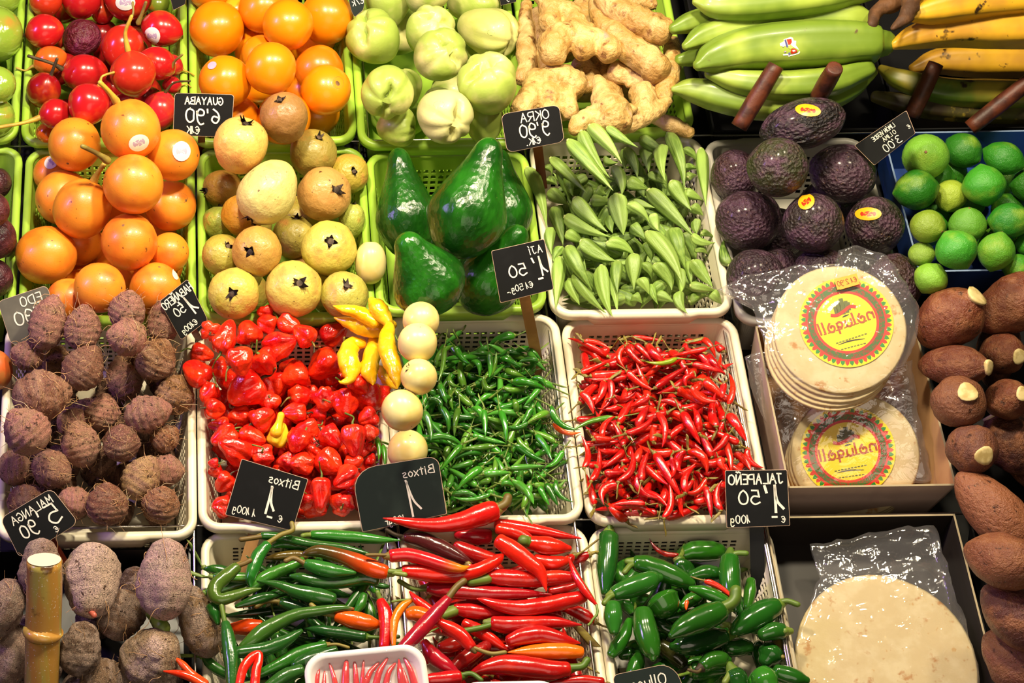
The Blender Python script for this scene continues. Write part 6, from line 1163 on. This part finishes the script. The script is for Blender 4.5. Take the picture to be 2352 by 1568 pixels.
# white foam trays
def foam_tray(cor, w, rot, label, items, film_=True, depth=.016):
    cx, cy = sum(p[0] for p in cor)/4, sum(p[1] for p in cor)/4
    nn = (N*.6+frame(cx, cy)[2]*.4).normalized()
    def fn(w_):
        P_, d_ = unp(cx, cy, w_); out = []
        for i in range(9):
            for j in range(9):
                a_, b_ = i/8, j/8; X_ = [(cor[0][k]*(1-a_)+cor[1][k]*a_)*(1-b_)+(cor[3][k]*(1-a_)+cor[2][k]*a_)*b_ for k in (0, 1)]; d2 = ray(*X_); out.append(CAM+d2*((P_-CAM).dot(nn)/d2.dot(nn))-nn*(depth-.004))
        return out, [.007]*81
    w = sink(fn, None, tol=.97); put(*fn(w)); P, dp = unp(cx, cy, w)
    on = lambda px, py: CAM+ray(px, py)*((P-CAM).dot(nn)/ray(px, py).dot(nn))
    c = [on(*p) for p in cor]; ex = (c[1]-c[0]+c[2]-c[3]).normalized(); ey = nn.cross(ex); a = (c[1]-c[0]).length/2; b = ((c[0]-c[3]).length+(c[1]-c[2]).length)/4
    M = Matrix((ex, ey, nn)).transposed().to_4x4(); M.translation = P
    root = bpy.data.objects.new('foam_tray', None); C.objects.link(root); root.empty_display_size = .02; root.matrix_basis = M; root.matrix_basis = M; tag(root, label, 'tray')
    vs, fs = [], []; n = 4*8; rings = [(0, -.003), (.0, 0), (-.006, .001), (-.009, -.001), (-.014, -depth*.75), (-.019, -depth), (-.04, -depth), (-.04, -depth-.003), (-.017, -depth-.003), (-.010, -depth*.6), (-.004, -.004)]
    for off, z_ in rings: vs += [(x_, y_, z_) for x_, y_, _, _ in rrect(a+off, b+off, max(.006, .03+off*.6), 7)]
    k = len(rings); fs = [(j*n+i, j*n+(i+1) % n, (j+1) % k*n+(i+1) % n, (j+1) % k*n+i) for j in range(k) for i in range(n)]; fs.append(tuple(5*n+n+i for i in range(n))); fs.append(tuple(7*n+i for i in range(n))[::-1])
    obj('tray', mesh('tray', vs, fs, 'foam'), None, root)
    for it in items:
        pts = [(M @ V((*((M.inverted() @ on(x_, y_)).xy), -depth+r_*dp/F+zo))) for x_, y_, r_, zo in it]; bd = sweep(pts, [max(q_[2], .8)*dp/F for q_ in it], 10, None, None, .08)
        c0 = sum((V(v) for v in bd[0]), V())/len(bd[0]); o = obj('red_chilli', mesh('red_chilli', [V(v)-c0 for v in bd[0]], bd[1], 'long_red_skin', t=bd[2]), Matrix.Translation(c0), color='cc2226'); o['category'] = 'chilli'; x_, y_, _ = proj(c0); PLACED.setdefault('traychilli', []).append((o, x_, y_, 400, None))
    if film_:
        g = 16; vs = []
        for i in range(g+1):
            for j in range(g+1): u_, v_ = 2*i/g-1, 2*j/g-1; vs.append((a*.97*u_, b*.97*v_, .0014+.0012*abs(noise.noise(V((u_*4, v_*4, 2))))))
        obj('film', mesh('film', vs, [(i*(g+1)+j, i*(g+1)+j+1, (i+1)*(g+1)+j+1, (i+1)*(g+1)+j) for i in range(g) for j in range(g)], 'tray_film'), None, root)
    return root
tc = [[(735, 1518, 2), (728, 1560, 6), (724, 1620, 7)], [(756, 1516, 2), (768, 1555, 6), (778, 1620, 8)], [(746, 1536, 2), (744, 1575, 6), (742, 1630, 7)], [(797, 1503, 3), (794, 1545, 9), (790, 1620, 10)], [(814, 1506, 3), (818, 1550, 7), (822, 1620, 8)], [(836, 1513, 2), (833, 1555, 5), (830, 1620, 6)], [(870, 1516, 3), (848, 1545, 7), (832, 1600, 8)], [(890, 1508, 3), (870, 1545, 8), (856, 1610, 9)], [(908, 1518, 3), (892, 1545, 7), (880, 1610, 8)], [(917, 1510, 2), (920, 1545, 8), (930, 1620, 9)], [(924, 1494, 2), (942, 1530, 7), (960, 1590, 9)], [(926, 1530, 2), (936, 1570, 6), (944, 1630, 7)]]
foam_tray([(688, 1503), (966, 1476), (1010, 1640), (712, 1672)], .055, 0, 'white foam tray of slim red chillies under clear film', [[(x_, y_, r_, .004*(i % 2)) for x_, y_, r_ in t] for i, t in enumerate(tc)])
foam_tray([(1050, 1566), (1290, 1562), (1310, 1700), (1040, 1705)], .05, 0, 'white foam tray edge at the very bottom below the red chillies', [], False)

# small marks on single fruits
def fruit(key, bit): return next(e[0] for e in PLACED[key] if e[4] and bit in e[4])
circ = lambda x, y, a, b=None: [(x+a*math.cos(t*.449), y+(b or a)*math.sin(t*.449)) for t in range(14)]
crack = lambda pts, wd: [(x, y-wd*(1-abs(2*i/(len(pts)-1)-1)*.8)) for i, (x, y) in enumerate(pts)]+[(x, y+wd*(1-abs(2*i/(len(pts)-1)-1)*.8)) for i, (x, y) in reversed(list(enumerate(pts)))]
flat_patch(fruit('chayote', 'green bud'), circ(1128, 75, 9, 7), 'stem_green', 'bud')
flat_patch(fruit('chayote', 'brown scar'), circ(1008, 240, 13, 8), 'scar_tan', 'scar')
flat_patch(fruit(P_, 'stem dimple'), circ(777, 190, 13, 14), 'scar_tan', 'dimple')
flat_patch(fruit(G_, 'blossom scar'), circ(419, 455, 12, 11), 'scar_tan', 'blossom_end')
g = fruit('guava', 'dark split'); flat_patch(g, crack([(758, 556), (742, 562), (728, 570), (716, 582), (702, 597)], 4), 'calyx_brown', 'split')
g = fruit('guava', 'dark cracks')
for a in ([(572, 428), (584, 420), (596, 424)], [(624, 424), (634, 432), (650, 430)], [(586, 452), (600, 444), (608, 430)], [(640, 452), (632, 456), (622, 452)]): flat_patch(g, crack(a, 2.5), 'calyx_brown', 'crack')
g = fruit('golden2', 'papery'); b = crown(3)[0][1]; obj('calyx', mesh('calyx', b[0], b[1], 'stem_olive'), None, g)

# ---------------------------------------------------------------- telling them apart
lr_ = label_rows
label_rows(TOM, 'green tomato', 'of the upper left basket', 'green tomatoes')
label_rows(T, 'red tamarillo', 'of its green basket', 'tamarillos')
label_rows(P_, 'smooth orange passion fruit', 'of its green basket', 'orange passion fruits')
label_rows('chayote', 'green chayote', 'of its green basket', 'chayotes')
label_rows('purple', 'purple passion fruit', 'of the left edge basket', 'purple passion fruits')
label_rows(G_, 'speckled orange granadilla', 'of its green basket', 'granadillas')
label_rows('guava', 'spotted yellow guava', 'of its green basket', 'guavas')
label_rows('avocado', 'green avocado', 'of its basket', 'green avocados')
label_rows('okra', 'green okra pod', 'of its white basket', 'okra pods', 1.0)
label_rows('hass', 'dark bumpy avocado', 'of its grey basket', 'dark avocados')
label_rows('lime', 'green lime', 'of the blue box', 'limes')
label_rows('eddoe', 'hairy brown eddoe', 'of its white basket', 'eddoes')
label_rows('malanga', 'malanga root', 'of the lower left heap', 'malanga roots')
label_rows('cassava', 'waxy brown cassava root', 'of the right edge heap', 'cassava roots')
label_rows('habanero', 'red habanero', 'of its white basket', 'red habaneros', .9)
label_rows(AJ, 'yellow aji pepper', 'of its cluster', 'yellow aji peppers')
label_rows('longg', 'green chilli', 'of its basket', 'long green chillies'); label_rows('longr', 'red chilli', 'of its basket', 'long red chillies'); label_rows('jal', 'jalapeno', 'of its basket', 'jalapenos')
label_rows('golden2', 'pale fruit', 'of the line', 'pale golden fruits'); label_rows('ginger', 'ginger', 'of its basket', 'ginger roots'); label_rows('plant', 'green plantain', 'of its bunch', 'green plantains'); label_rows('ripe', 'yellow plantain', 'of its bunch', 'ripe plantains')
label_rows('traychilli', 'slim red chilli', 'of the film covered foam tray', 'chillies in the foam tray')
for k in ('golden', 'oneoff', 'okrax', 'yellowhab', 'cane'):
    for e in PLACED.get(k, []): e[0]['label'] = e[4]
label_same('green_small', 'tiny green chilli in the heap filling its white basket', 'tiny green chillies')
label_same('red_small', 'tiny red chilli in the heap filling its white basket', 'tiny red chillies')
label_same('gx', 'green chilli standing at the basket wall beside the lowest pale fruit', 'two stray green chillies')
for k, a in (('tomfill', 'green tomato'), ('avofill', 'green avocado'), ('tamfill', 'red tamarillo'), ('pasfill', 'orange passion fruit'), ('chafill', 'chayote'), ('purfill', 'purple passion fruit'), ('grafill', 'granadilla'), ('guafill', 'guava'), ('okrfill', 'okra pod'), ('hasfill', 'dark avocado'), ('limfill', 'lime'), ('eddfill', 'brown eddoe'), ('malfill', 'malanga root'), ('casfill', 'cassava root'), ('habfill', 'red habanero'), ('longgfill', 'long green chilli'), ('longrfill', 'long red chilli'), ('jalfill', 'jalapeno')):
    label_same(k, a+' buried low in its heap and mostly covered by others', a+'s low in the heap')
